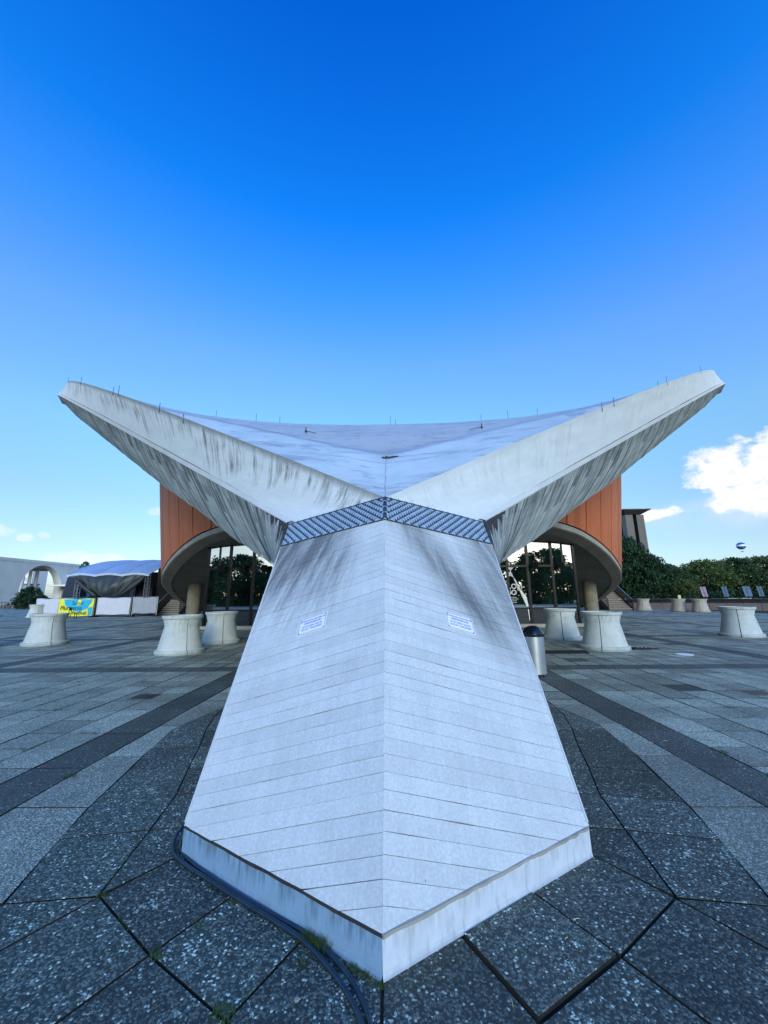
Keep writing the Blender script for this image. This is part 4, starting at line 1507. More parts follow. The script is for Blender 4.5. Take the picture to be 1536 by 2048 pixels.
# grass: blades in joints and at the foot of the plinth
gv, gf = [], []
def blade(x, y, h, w, lean, ang):
    n = len(gv)
    dx_, dy_ = math.cos(ang), math.sin(ang)
    px_, py_ = -dy_ * w / 2, dx_ * w / 2
    gv.extend([(x - px_, y - py_, 0.0), (x + px_, y + py_, 0.0), (x + dx_ * lean * 0.5 + px_ * .6, y + dy_ * lean * 0.5 + py_ * .6, h * 0.65), (x + dx_ * lean * 0.5 - px_ * .6, y + dy_ * lean * 0.5 - py_ * .6, h * 0.65), (x + dx_ * lean, y + dy_ * lean, h)])
    gf.extend([(n, n + 1, n + 2, n + 3), (n + 3, n + 2, n + 4)])
def tuft(x, y, r, n, h):
    for _ in range(n):
        a = rnd.uniform(0, 2 * PI); q_ = r * math.sqrt(rnd.random())
        blade(x + q_ * math.cos(a), y + q_ * math.sin(a), h * rnd.uniform(0.35, 1.1), rnd.uniform(0.0014, 0.003), h * rnd.uniform(0.1, 0.9), rnd.uniform(0, 2 * PI))
def along(x0_, y0_, x1_, y1_, n, h, spread=0.006):
    for _ in range(n):
        t = rnd.random()
        if mnoise.noise(Vector((x0_ + (x1_ - x0_) * t, y0_ + (y1_ - y0_) * t, 5)) * 4.0) < -0.05: continue
        blade(x0_ + (x1_ - x0_) * t + rnd.gauss(0, spread), y0_ + (y1_ - y0_) * t + rnd.gauss(0, spread), h * rnd.uniform(0.3, 1), rnd.uniform(0.0015, 0.003), h * rnd.uniform(0.2, 1.2), rnd.uniform(0, 2 * PI))
for (x, y) in ((-0.33, 2.175), (-0.30, 2.165), (-0.27, 2.15), (-0.36, 2.20)):
    tuft(x, y, 0.028, 90, 0.055)
along(-0.42, 2.235, -0.02, 1.995, 700, 0.022, 0.012)
tuft(-0.01, 1.985, 0.02, 60, 0.014)
for (x, y, r, n, h) in ((-0.62, 1.87, 0.05, 150, 0.028), (-1.03, 2.12, 0.03, 90, 0.02), (-0.80, 2.43, 0.02, 40, 0.02), (-1.55, 2.47, 0.03, 70, 0.02), (-0.36, 2.08, 0.03, 70, 0.022), (-1.70, 3.0, 0.02, 40, 0.02), (-0.92, 2.28, 0.02, 40, 0.018), (3.42, 3.85, 0.06, 160, 0.035), (3.42, 4.4, 0.04, 90, 0.03), (-2.9, 3.9, 0.05, 120, 0.03)):
    tuft(x, y, r, n, h)
along(-2.9, 3.1, -2.9, 8.7, 900, 0.02); along(-3.4, 3.1, -3.4, 8.7, 700, 0.02)
along(3.4, 3.1, 3.4, 8.7, 700, 0.02); along(2.9, 3.1, 2.9, 6.0, 500, 0.02)
for k in range(90):
    sx = rnd.choice((-1, 1))
    if rnd.random() < 0.6:
        y = 3.12 + 0.4792 * rnd.randint(0, 11); x = rnd.uniform(3.5, 7.5) * sx
        along(x, y, x + rnd.uniform(0.3, 0.6), y, 150, 0.024, 0.008)
    else:
        x = (3.4 + 0.4792 * rnd.randint(0, 7)) * sx; y = rnd.uniform(3.5, 7.5)
        along(x, y, x, y + rnd.uniform(0.3, 0.7), 140, 0.022, 0.008)
for (a, b) in (((-1.56, 2.47), (-1.76, 3.5)), ((-1.07, 2.13), (-1.56, 2.47)), ((-0.6, 1.85), (-1.07, 2.13)), ((-2.04, 2.42), (-2.4, 3.8))):
    along(*a, *b, 160, 0.012, 0.004)
me = bpy.data.meshes.new('grass')
me.from_pydata(gv, [], gf)
me.materials.append(MATS['grass_blade'])
go = bpy.data.objects.new('grass', me); COL.objects.link(go)
tag(go, 'sparse short grass and moss growing in the paving joints', 'grass', kind='stuff')

# ------------------------------------------------------------------ stairs
def stairs(sx):
    xo, yo = (20.6, 37.6) if sx > 0 else (-18.95, 35.3)
    t = empty('staircase', (xo, yo, 0))
    tag(t, 'concrete outdoor staircase with dark railings climbing behind the %s' % ('right round column' if sx > 0 else 'left round column beside the stage tent'), 'staircase', 'outdoor stairs beside the hall')
    W_ = 2.15 if sx > 0 else 1.95
    n = 18
    rise, run = 0.165, 0.262
    for i in range(n):
        mb = MB(); mb.box(min(0, sx * W_), max(0, sx * W_), i * run, (i + 1) * run + 0.25, i * rise - (0.0 if i == 0 else 0.02), (i + 1) * rise)
        mb.mi = [1] * len(mb.f)
        mb.box(min(0, sx * W_), max(0, sx * W_), i * run - 0.035, (i + 1) * run, (i + 1) * rise - 0.05, (i + 1) * rise + 0.001)
        mb.build('step', ['wood_step', 'step_riser_shadow'], t)
    mb = MB(); mb.box(min(0, sx * W_), max(0, sx * W_), n * run + 0.25, n * run + 3.5, n * rise - 0.25, n * rise - 0.003); mb.build('landing', 'concrete_grey', t)
    for x in (-sx * 0.06, sx * (W_ + 0.06)):
        mb = MB()
        mb.mesh([(x - 0.05, -0.1, 0), (x + 0.05, -0.1, 0), (x + 0.05, n * run, n * rise - 0.1), (x - 0.05, n * run, n * rise - 0.1),
                 (x - 0.05, -0.1, 0.16), (x + 0.05, -0.1, 0.16), (x + 0.05, n * run, n * rise + 0.12), (x - 0.05, n * run, n * rise + 0.12)],
                [(0, 3, 2, 1), (4, 5, 6, 7), (0, 1, 5, 4), (1, 2, 6, 5), (2, 3, 7, 6), (3, 0, 4, 7)])
        mb.build('stringer', 'stage_black', t)
        rl = MB(); rl.bar((x, -0.1, 1.02), (x, n * run, n * rise + 1.02), 0.06, 0.05)
        rail = rl.build('railing', 'alu' if x * sx > 0 else 'dark_steel', t)
        lo = MB(); lo.bar((x, -0.1, 0.22), (x, n * run, n * rise + 0.22), 0.03, 0.03); lo.build('lower_rail', 'dark_steel', rail)
        for k in range(42):
            f = k / 41
            y = -0.1 + f * (n * run + 0.1); z = f * n * rise
            mb = MB(); w_ = 0.05 if k % 10 == 0 else 0.028
            mb.box(x - w_ / 2, x + w_ / 2, y - w_ / 2, y + w_ / 2, z + 0.15, z + 1.0); mb.build('baluster', 'dark_steel', rail)
stairs(1); stairs(-1)

# ------------------------------------------------------------------ right edge: parapet wall, banners, trees
pw = empty('parapet_wall', (28, 40, 0))
tag(pw, 'low brownish parapet wall with thin steel rail closing the plaza on the right', 'wall')
PA, PB = Vector((22.6, 41.0, 0)), Vector((33.6, 31.0, 0))
PA, PB = Vector((21.5, 42.0, 0)), Vector((33.5, 34.5, 0))
nseg = 12
for i in range(nseg):
    a = PA.lerp(PB, i / nseg + 0.0008); b = PA.lerp(PB, (i + 1) / nseg - 0.0008)
    mb = MB(); a2, b2 = a - pw.location, b - pw.location
    mb.bar(a2 + Vector((0, 0, 0.30)), b2 + Vector((0, 0, 0.30)), 0.25, 0.64); mb.build('wall_block', 'parapet', pw)
mb = MB(); mb.bar(PA - pw.location + Vector((0, 0, 1.0)), PB - pw.location + Vector((0, 0, 1.0)), 0.07, 0.05); mb.build('rail', 'zinc_dark', pw)
mb = MB(); mb.bar(PA - pw.location + Vector((0, 0.3, 0.80)), PB - pw.location + Vector((0, 0.3, 0.80)), 0.03, 0.34); mb.build('mesh_infill', 'stage_black', pw)
for i in range(nseg + 1):
    p = PA.lerp(PB, i / nseg) - pw.location
    mb = MB(); mb.box(p.x - 0.02, p.x + 0.02, p.y - 0.02, p.y + 0.02, 0.62, 1.0); mb.build('post', 'dark_steel', pw)

for (x, z0_, w_, mt, lb) in [(48.5, 0.95, 1.05, 'flag_pink', 'pinkish slanting banner on a pole beyond the parapet, leftmost of four'), (51.8, 0.95, 1.0, 'flag_blue', 'blue slanting banner beyond the parapet, second of four from the left'),
                             (55.0, 0.95, 1.45, 'flag_blue', 'wide pale blue banner beyond the parapet, third of four from the left'), (57.2, 0.95, 1.0, 'flag_blue', 'dull grey-blue banner beyond the parapet, nearest to the right edge')]:
    t = empty('banner', (x, 62, -1.6))
    tag(t, lb, 'banner', 'banners beyond the parapet')
    mb = MB(); mb.tube([(0.5, 0.2, 0), (0.35, 0.2, 4.1)], 0.04, 6); mb.build('pole', 'dark_steel', t)
    mb = MB()
    n = 6
    vs_ = []
    for i in range(n + 1):
        f = i / n
        yy = 0.12 * math.sin(f * 7)
        vs_ += [(-0.1 + w_ * f * 0.9 + 0.0, yy, 4.05 + 0.0), (0.15 + w_ * f * 0.85, yy, 2.5)]
    vs2 = [(a, b + 0.02, c_) for a, b, c_ in vs_]
    k = len(vs_)
    fs = [(2 * i, 2 * i + 1, 2 * i + 3, 2 * i + 2) for i in range(n)]
    mb.mesh(vs_ + vs2, fs + [tuple(reversed([q_ + k for q_ in f])) for f in fs])
    mb.build('cloth', mt, t)


def leaf_cloud(rs, centres, radii, per, size):
    """numpy cloud of leaf quads around clump centres"""
    V_, F_ = [], []
    for (c, r) in zip(centres, radii):
        d = rs.normal(size=(per, 3)); d /= np.linalg.norm(d, axis=1)[:, None]
        p = c + d * r * (rs.random((per, 1)) ** 0.4) * np.array([1, 1, 0.75])
        a = rs.normal(size=(per, 3)) + d * 0.8; a /= np.linalg.norm(a, axis=1)[:, None]
        t = np.cross(a, rs.normal(size=(per, 3))); t /= np.linalg.norm(t, axis=1)[:, None]
        b = np.cross(a, t)
        s_ = size * rs.uniform(0.6, 1.3, (per, 1))
        V_.append(np.stack([p - t * s_, p - b * s_ * 0.55, p + t * s_, p + b * s_ * 0.55], 1).reshape(-1, 3))
    return np.concatenate(V_)
def leaf_mesh(name, V_, mat):
    me = bpy.data.meshes.new(name)
    n = len(V_) // 4
    me.vertices.add(n * 4); me.loops.add(n * 4); me.polygons.add(n)
    me.vertices.foreach_set('co', V_.astype(np.float32).ravel())
    me.loops.foreach_set('vertex_index', np.arange(n * 4, dtype=np.int32))
    me.polygons.foreach_set('loop_start', np.arange(0, n * 4, 4, dtype=np.int32))
    me.polygons.foreach_set('loop_total', np.full(n, 4, dtype=np.int32))
    me.materials.append(MATS[mat])
    me.update(); me.validate()
    return me
def crown_points(rs, h, w, base, n):
    cs, rr = [], []
    for _ in range(n):
        z = rs.random() ** 0.8
        zz = base + (h - base) * z
        prof = math.sin(min(1, (z * 0.86 + 0.14)) * PI) ** 0.55
        a = rs.random() * 2 * PI; q_ = math.sqrt(rs.random() * 0.75 + 0.25) * w / 2 * prof
        cs.append((q_ * math.cos(a), q_ * math.sin(a), zz)); rr.append(rs.uniform(0.07, 0.14) * w)
    return np.array(cs), np.array(rr)
TREES = {}
def tree_proto(key, h, w, mat, seed, n=110, per=95, size=0.22, base=0.12):
    rs = np.random.RandomState(seed)
    cs, rr = crown_points(rs, h * 0.94, w, h * base, n)
    V_ = leaf_cloud(rs, cs, rr, per, size)
    me = leaf_mesh('crown', V_, mat)
    mb = MB()
    mb.tube([(0, 0, 0), (0.05, 0, h * 0.35), (0.0, 0.1, h * 0.7)], [0.035 * h * 0.6, 0.025 * h * 0.6, 0.01 * h * 0.6], 8)
    for k in range(7):
        a = k * 2.4; zz = h * (0.25 + 0.06 * k)
        mb.tube([(0, 0, zz), (w * 0.2 * math.cos(a), w * 0.2 * math.sin(a), zz + h * 0.12), (w * 0.36 * math.cos(a), w * 0.36 * math.sin(a), zz + h * 0.2)], [0.01 * h, 0.006 * h, 0.002 * h], 5)
    tm = bpy.data.meshes.new('trunk'); tm.from_pydata(mb.v, [], mb.f); tm.materials.append(MATS['bark']); tm.update()
    TREES[key] = (me, tm)
def place_tree(key, x, y, s_, rz_, lb, grp, z=-1.6, name='tree', sz=None, cat='tree'):
    me, tm = TREES[key]
    t = empty(name, (x, y, z), rz_)
    t.scale = (s_, s_, sz or s_)
    tag(t, lb, cat, grp)
    for nm, m_ in (('trunk', tm), ('crown', me)):
        o = bpy.data.objects.new(nm, m_); COL.objects.link(o); o.parent = t
    return t
tree_proto('d', 10, 9, 'leaf_dark', 3)
tree_proto('m', 10, 11, 'leaf_mid', 5, 120)
tree_proto('l', 10, 12, 'leaf_light', 8, 120)
grp = 'trees behind the parapet'
for (k, x, y, s_, sz, lb) in [
        ('d', 42.8, 71, 1.05, 1.37, 'tall dark tree right against the orange drum below the tower'),
        ('d', 47.0, 71, 0.80, 1.02, 'dark tree stepping down right of the tall one by the drum'),
        ('l', 52.0, 70, 0.42, 0.55, 'small light green tree in front of the dark ones near the stairs'),
        ('m', 52.5, 75, 0.80, 0.84, 'mid green tree left of the gap in the treeline'),
        ('d', 65.0, 92, 1.0, 0.98, 'dark bluish tree in the dip of the treeline'),
        ('d', 77.0, 97, 1.1, 1.04, 'dark tree at the back of the treeline below the balloon'),
        ('l', 63.5, 80, 1.0, 0.98, 'broad yellowish green tree behind the two leftmost slanting banners'),
        ('m', 71.5, 82, 1.05, 1.04, 'broad green tree behind the third banner'),
        ('l', 77.0, 81, 1.0, 1.06, 'light green tree at the right frame edge'),
        ('m', 38.0, 72, 0.9, 1.0, 'dark tree mostly hidden behind the right stairs'),
        ('m', 33.5, 76, 0.9, 1.0, 'tree hidden behind the drum edge above the stairs'),
        ('m', 84.0, 84, 1.0, 1.05, 'green tree just outside the right frame edge')]:
    place_tree(k, x, y, s_, rnd.uniform(0, 6), lb, grp, sz=sz)
# undergrowth below the crowns: one mass
rs = np.random.RandomState(21)
cs = np.array([(x, 68 + rs.normal() * 2.5 + (x - 36) * 0.25, rs.uniform(-1.2, 1.6)) for x in np.linspace(32, 90, 150)])
me = leaf_mesh('undergrowth', leaf_cloud(rs, cs, np.full(150, 1.3), 120, 0.2), 'leaf_dark')
o = bpy.data.objects.new('undergrowth', me); COL.objects.link(o)
tag(o, 'dark undergrowth filling in below the trees beyond the parapet', 'undergrowth', kind='stuff')
rs = np.random.RandomState(22)
cs = np.array([(x, 118 + rs.normal() * 5, rs.uniform(-1, 6.0 + 1.5 * math.sin(x * 0.15))) for x in np.linspace(40, 170, 320)])
me = leaf_mesh('woodland', leaf_cloud(rs, cs, np.full(320, 2.8), 90, 0.4), 'leaf_dark')
o = bpy.data.objects.new('woodland', me); COL.objects.link(o)
tag(o, 'far dark woodland closing the view behind the single trees', 'woodland', kind='stuff')

# tables and rack beyond the parapet (dark shapes)
for (x, y, lb) in ((46.0, 54.0, 'dark folded table with grey top beyond the parapet, left one'), (47.8, 54.0, 'dark folded table with grey top beyond the parapet, right one'), (41.0, 45.0, 'low dark parasol base table right behind the parapet')):
    t = empty('table', (x, y, -1.6)); tag(t, lb, 'table', 'tables beyond the parapet')
    mb = MB(); mb.box(-0.7, 0.7, -0.4, 0.4, 2.30, 2.38); mb.build('top', 'alu', t)
    for a in (-0.6, 0.6):
        for b in (-0.3, 0.3):
            mb = MB(); mb.box(a - 0.04, a + 0.04, b - 0.04, b + 0.04, 0, 2.30); mb.build('leg', 'stage_black', t)
    mb = MB(); mb.box(-0.5, 0.5, -0.3, 0.3, 1.6, 2.2); mb.build('crate', 'stage_black', t)

# bell tower
tw = empty('bell_tower', (126, 200, -1.6))
tag(tw, 'tall bell tower of dark slabs under a thin flat cap beside the orange drum', 'tower')
for k, (x, y) in enumerate(((-1.3, 0), (4.4, 0.0), (-1.3, 7), (4.4, 7))):
    mb = MB(); mb.box(x - 1.9, x + 1.9, y - 1.9, y + 1.9, 0, 43.0); mb.build('pillar', 'granite_black', tw)
mb = MB(); mb.box(-1.8, 5.0, 0.5, 6.5, 0, 40.0); mb.build('core', 'stage_black', tw)
mb = MB()
c0, c1 = [(-5.5, -5), (8.6, -5), (8.6, 12), (-5.5, 12)], [(-3.2, -2), (5.2, -2), (5.2, 9), (-3.2, 9)]
mb.mesh([(a, b, 45.6) for a, b in c0] + [(a, b, 45.2) for a, b in c0] + [(a, b, 43.2) for a, b in c1], [(0, 1, 2, 3), (4, 5, 1, 0), (5, 6, 2, 1), (6, 7, 3, 2), (7, 4, 0, 3), (8, 9, 5, 4), (9, 10, 6, 5), (10, 11, 7, 6), (11, 8, 4, 7), (11, 10, 9, 8)])
mb.build('roof_cap', 'granite_black', tw)

# balloon
bl = empty('tethered_balloon', (994, 1100, 112))
tag(bl, 'distant blue and white tethered gas balloon with gondola above the treeline', 'balloon')
mb = MB(); mb.lathe([(11.0 * math.sin(a), 17 - 10.0 * math.cos(a)) for a in [i * PI / 20 for i in range(21)]], 28); mb.build('envelope', 'balloon_blue', bl, smooth=True)
mb = MB(); mb.lathe([(11.06 * math.sin(a), 17 - 10.05 * math.cos(a)) for a in [PI * (0.44 + 0.03 * i) for i in range(6)]], 28); mb.build('band', 'sign_white', bl, smooth=True)
mb = MB(); mb.lathe([(3.2, 0), (3.4, 1.2), (2.6, 1.2), (2.6, 0), (3.2, 0)], 16); mb.build('gondola', 'dark_steel', bl)
for k in range(6):
    a = k * PI / 3
    mb = MB(); mb.tube([(3 * math.cos(a), 3 * math.sin(a), 1.2), (6 * math.cos(a), 6 * math.sin(a), 8.6)], 0.06, 4); mb.build('rope', 'dark_steel', bl)

# ------------------------------------------------------------------ left side: stage tent
tn = empty('stage_tent', (-25.5, 35, 0))
tag(tn, 'open-air stage tent with blue barrel roof on truss posts and grey tarpaulin hung in front', 'tent')
def tl(x, y, z): return (x + 25.5, y - 35, z)
XL, XR = -29.5, -21.9
def arc_pt(f):      # f 0 front eave .. 1 back
    y = 35.0 + 9.5 * f
    z = 3.62 + 2.0 * math.sin(min(1.0, f * 1.0) * PI * 0.62) ** 0.9 - 0.2 * f
    return y, z
bays = [XL, -26.85, -24.35, XR]
for b in range(3):
    mb = MB()
    nf, nx_ = 14, 8
    vs_ = []
    for i in range(nf + 1):
        for j in range(nx_ + 1):
            u = j / nx_
            x = bays[b] + (bays[b + 1] - bays[b]) * u
            y, z = arc_pt(i / nf)
            z += 0.16 * math.sin(u * PI) * (1 - 0.3 * i / nf)
            vs_.append(tl(x, y, z))
    k = nx_ + 1
    mb.mesh(vs_, [(i * k + j, i * k + j + 1, (i + 1) * k + j + 1, (i + 1) * k + j) for i in range(nf) for j in range(nx_)])
    mb.build('roof_bay', 'tent_blue', tn, smooth=True)
    mb = MB()
    vs_ = []
    for j in range(nx_ + 1):
        u = j / nx_
        x = bays[b] + (bays[b + 1] - bays[b]) * u
        y, z = arc_pt(0); z += 0.16 * math.sin(u * PI)
        vs_ += [tl(x, y - 0.02, z + 0.01), tl(x, y - 0.04, z - 0.17)]
    mb.mesh(vs_, [(2 * j, 2 * j + 1, 2 * j + 3, 2 * j + 2) for j in range(nx_)])
    mb.build('valance', 'tent_white', tn)
for x in bays:
    mb = MB()
    pts = [tl(x, *(lambda a: (a[0], a[1] + 0.02))(arc_pt(i / 14))) for i in range(15)]
    mb.tube(pts, 0.055, 6); mb.build('arch_rib', 'tent_white', tn)
# trusses
def truss(x, y, z1, mat='alu'):
    mb = MB(); w_ = 0.15
    cs_ = [(x - w_, y - w_), (x + w_, y - w_), (x + w_, y + w_), (x - w_, y + w_)]
    for a, b in cs_: mb.tube([tl(a, b, 0), tl(a, b, z1)], 0.025, 5)
    k = 0; z = 0.1
    while z < z1 - 0.3:
        for i in range(4):
            a, b = cs_[i], cs_[(i + 1) % 4]
            if k % 2: a, b = b, a
            mb.tube([tl(*a, z), tl(*b, z + 0.3)], 0.013, 4)
        z += 0.3; k += 1
    mb.build('truss_post', mat, tn)
truss(-28.55, 35.3, 3.55); truss(-22.15, 35.3, 3.6); truss(-29.2, 44, 5.0); truss(-22.1, 44, 5.0)
mb = MB(); mb.bar(tl(XL, 35.2, 3.5), tl(XR, 35.2, 3.55), 0.10, 0.10); mb.build('eave_beam', 'alu', tn)
# grey tarpaulin draped in front
mb = MB()
nx_, nz_ = 48, 20
vs_ = []
for i in range(nz_ + 1):
    f = i / nz_
    for j in range(nx_ + 1):
        u = j / nx_
        xl = -28.75 + (2.0) * f ** 1.1; xr = -22.3 - 1.6 * f ** 1.2
        x = xl + (xr - xl) * u
        ed = abs(u - 0.5) * 2
        z = 3.55 - 1.9 * f * (1 - 0.35 * ed ** 3)
        y = 35.05 - 0.55 * math.sin(f * PI * 0.8) * (1 - ed ** 2) + 0.07 * math.sin(u * 46 + f * 3) * (1 - f * 0.7) + 0.10 * math.sin(u * 13 + f * 6) * f + 0.05 * math.sin(u * 90) * ed
        vs_.append(tl(x, y, z))
k = nx_ + 1
mb.mesh(vs_, [(i * k + j, (i + 1) * k + j, (i + 1) * k + j + 1, i * k + j + 1) for i in range(nz_) for j in range(nx_)])
mb.build('tarpaulin', 'tarp_grey', tn, smooth=True)
for sx_, x in ((1, -28.7), (-1, -22.3)):
    mb = MB(); pts, rr_ = [], []
    for i in range(9):
        f = i / 8
        pts.append(tl(x + sx_ * 2.2 * f, 34.98, 3.45 - 1.75 * f ** 0.8)); rr_.append(0.08 + 0.10 * math.sin(f * PI) + 0.02 * (i % 2))
    mb.tube(pts, rr_, 7); mb.build('gathered_fold', 'tarp_grey', tn, smooth=True)
# navy side cloth and brown right gable cloth, stage inside
mb = MB(); mb.mesh([tl(-30.7, 36.6, 3.65), tl(-29.6, 36.6, 3.6), tl(-29.5, 36.6, 1.75), tl(-31.0, 36.6, 1.6)] + [tl(-30.7, 37.4, 3.65), tl(-29.4, 37.4, 3.6), tl(-29.3, 37.4, 1.7), tl(-31.0, 37.4, 1.6)],
                   [(0, 3, 2, 1), (4, 5, 6, 7), (0, 4, 7, 3), (1, 2, 6, 5), (0, 1, 5, 4)])
mb.build('side_cloth', 'tarp_navy', tn)
mb = MB()
vs_ = []
for i in range(15):
    y, z = arc_pt(i / 14)
    vs_ += [tl(XR + 0.02 + 0.05 * math.sin(i * 2.1), y, z), tl(XR + 0.02 + 0.1 * math.sin(i * 1.3), y, 0.2)]
mb.mesh(vs_, [(2 * i, 2 * i + 1, 2 * i + 3, 2 * i + 2) for i in range(2, 14)])
mb.build('gable_cloth', 'tarp_brown', tn)
mb = MB(); mb.box(*[v for v in (-29.3 + 25.5, -22.0 + 25.5, 1.0, 9.0, 0.0, 1.1)]); mb.build('stage_floor', 'stage_black', tn)
mb = MB(); mb.box(-33.0 + 25.5, -21.0 + 25.5, 9.2, 9.3, 0.0, 4.4); mb.build('back_cloth', 'stage_black', tn)
for k, (x, y, w_, h) in enumerate(((-23.6, 36.8, 0.7, 1.9), (-22.9, 37.2, 0.6, 1.5), (-28.0, 37, 0.9, 1.4), (-20.9, 37.5, 0.8, 2.4))):
    mb = MB(); mb.box(x - w_ / 2 + 25.5, x + w_ / 2 + 25.5, y - 35.3, y - 34.7, 1.1 if k < 3 else 0, 1.1 + h if k < 3 else h); mb.build('equipment_rack', 'stage_black', tn)

# fence banners
def fence_banner(x0_, y0_, x1_, y1_, z0_, z1_, mat, lb):
    a = Vector((x0_, y0_, 0)); b = Vector((x1_, y1_, 0))
    L = (b - a).length; ang = math.atan2(b.y - a.y, b.x - a.x)
    t = empty('fence_panel', a, ang)
    tag(t, lb, 'fence panel', 'cloth covered fence panels before the stage')
    mb = MB()
    for x in (0.0, L):
        mb.tube([(x, 0.05, 0), (x, 0.05, z1_ + 0.05)], 0.025, 6)
    mb.tube([(0, 0.05, z1_ + 0.03), (L, 0.05, z1_ + 0.03)], 0.02, 6); mb.tube([(0, 0.05, z0_ - 0.05), (L, 0.05, z0_ - 0.05)], 0.02, 6)
    mb.build('frame', 'alu', t)
    for x in (0.0, L):
        mb = MB(); mb.box(x - 0.12, x + 0.12, -0.3, 0.35, 0, 0.12); mb.build('foot', 'stage_black', t)
    n, m_ = 24, 6
    vs_ = []
    for i in range(m_ + 1):
        for j in range(n + 1):
            u = j / n; v = i / m_
            sag = 0.03 * math.sin(u * PI * 3) * (1 if i in (0, m_) else 0.3)
            vs_.append((0.05 + (L - 0.1) * u, 0.02 * math.sin(u * 23 + v * 4) * (0.4 + v * 0.4), z0_ + (z1_ - z0_) * v + (sag if i == m_ else sag * 0.5)))
    mb = MB(); k = n + 1
    mb.mesh(vs_, [(i * k + j, i * k + j + 1, (i + 1) * k + j + 1, (i + 1) * k + j) for i in range(m_) for j in range(n)])
    cl = mb.build('cloth', mat, t, smooth=True)
    return t, L, cl
fence_banner(-30.25, 33.2, -28.02, 33.0, 0.28, 1.52, 'canvas_white', 'plain white cloth fence panel left of the yellow and blue festival banner')
t, L, cl = fence_banner(-27.9, 32.75, -24.85, 32.75, 0.10, 1.50, 'yellow', 'yellow and blue fence banner reading Sonic Pluriverse Festival')
fence_banner(-24.75, 32.9, -21.85, 32.9, 0.20, 1.55, 'canvas_white', 'plain white cloth fence panel right of the festival banner')
fence_banner(-21.75, 33.0, -19.95, 33.5, 0.28, 1.58, 'canvas_grey', 'greyish cloth fence panel at the foot of the left stairs')
def bshape(pts, mt, yy=-0.032):
    mb = MB(); n = len(pts)
    f_ = [(x, yy, z) for x, z in pts]; b_ = [(x, yy + 0.004, z) for x, z in pts]
    mb.mesh(f_ + b_, [tuple(range(n)), tuple(range(2 * n - 1, n - 1, -1))] + [(i, n + i, n + (i + 1) % n, (i + 1) % n) for i in range(n)])
    mb.build('print_shape', mt, t)
bshape([(0.45, 1.47), (2.9, 1.47), (2.75, 1.1), (2.5, 0.72), (1.9, 0.42), (1.35, 0.55), (0.95, 0.75), (0.6, 1.0)], 'cyan')
bshape([(2.55, 0.72), (2.95, 0.9), (2.95, 0.15), (2.6, 0.15), (2.62, 0.5)], 'cyan')
bshape([(1.7, 1.47), (2.0, 1.35), (1.95, 1.0), (1.6, 0.95), (1.65, 1.25)], 'yellow', -0.038)
BM = Matrix(((1, 0, 0, 0), (0, 0, -1, 0), (0, 1, 0, 0), (0, 0, 0, 1)))
for (s_, x, z, sz_, bo) in (('Sonic', 1.18, 1.00, 0.50, 0.0), ('Pluriverse', 0.22, 0.60, 0.50, 0.0), ('Festival', 1.28, 0.22, 0.44, 0.0)):
    text_mesh(s_, sz_, Matrix.Translation((x, -0.046, z)) @ BM, 'lettering', 'ink_dark', t, ext=0.003, bold=bo, shear=0.15, sx=0.92)

# chairs
def chair(x, y, rz_, lb):
    t = empty('chair', (x, y, 0), rz_); tag(t, lb, 'chair', 'dark chairs left on the plaza')
    mb = MB(); mb.box(-0.22, 0.22, -0.21, 0.21, 0.43, 0.46); mb.build('seat', 'stage_black', t)
    mb = MB(); mb.box(-0.21, 0.21, 0.20, 0.23, 0.62, 0.86); mb.build('backrest', 'stage_black', t)
    for a in (-0.2, 0.2):
        for b in (-0.19, 0.21):
            mb = MB(); mb.box(a - 0.018, a + 0.018, b - 0.018, b + 0.018, 0, 0.86 if b > 0 else 0.43); mb.build('leg', 'stage_black', t)
chair(-24.7, 30.5, 1.9, 'single dark chair standing in front of the festival banner')
chair(-56.6, 57.5, 0.6, 'dark chair at the far left edge near the balustrade')

# balustrade at the far left
bt = empty('balustrade', (-58, 62, 0)); tag(bt, 'dark low balustrade at the far left end of the plaza', 'balustrade')
mb = MB(); mb.box(-12, 10, -0.03, 0.03, 0.95, 1.02); mb.build('handrail', 'dark_steel', bt)
for k in range(45):
    mb = MB(); mb.box(-12 + k * 0.5 - 0.03, -12 + k * 0.5 + 0.03, -0.02, 0.02, 0, 0.95); mb.build('post', 'dark_steel', bt)
mb = MB(); mb.box(-12, 10, 0.1, 0.3, 0.0, 0.55); mb.build('kerb', 'parapet', bt)

# shrubs at the left
tree_proto('s', 3, 3.4, 'leaf_dark', 12, 60, 80, 0.10, 0.05)
for (x, y, s_, lb) in ((-57.6, 60.5, 0.62, 'low dark bush leftmost before the arched building'), (-56.0, 59.5, 0.80, 'dark bush in the middle of the shrub row before the arched building'), (-54.3, 58.5, 1.12, 'tallest dark bush of the row, right before the canopy'),
                       (-53.0, 59, 0.7, 'dark bush behind the plain white fence cloth')):
    place_tree('s', x, y, s_, rnd.uniform(0, 6), lb, 'bushes before the arched building', z=0.0, name='bush', cat='bush')
place_tree('s', -52.9, 59.0, 0.45, 1.0, 'small bush peeking above the fence cloth beside the navy cloth', 'bushes before the arched building', z=0.6, name='bush', cat='bush')

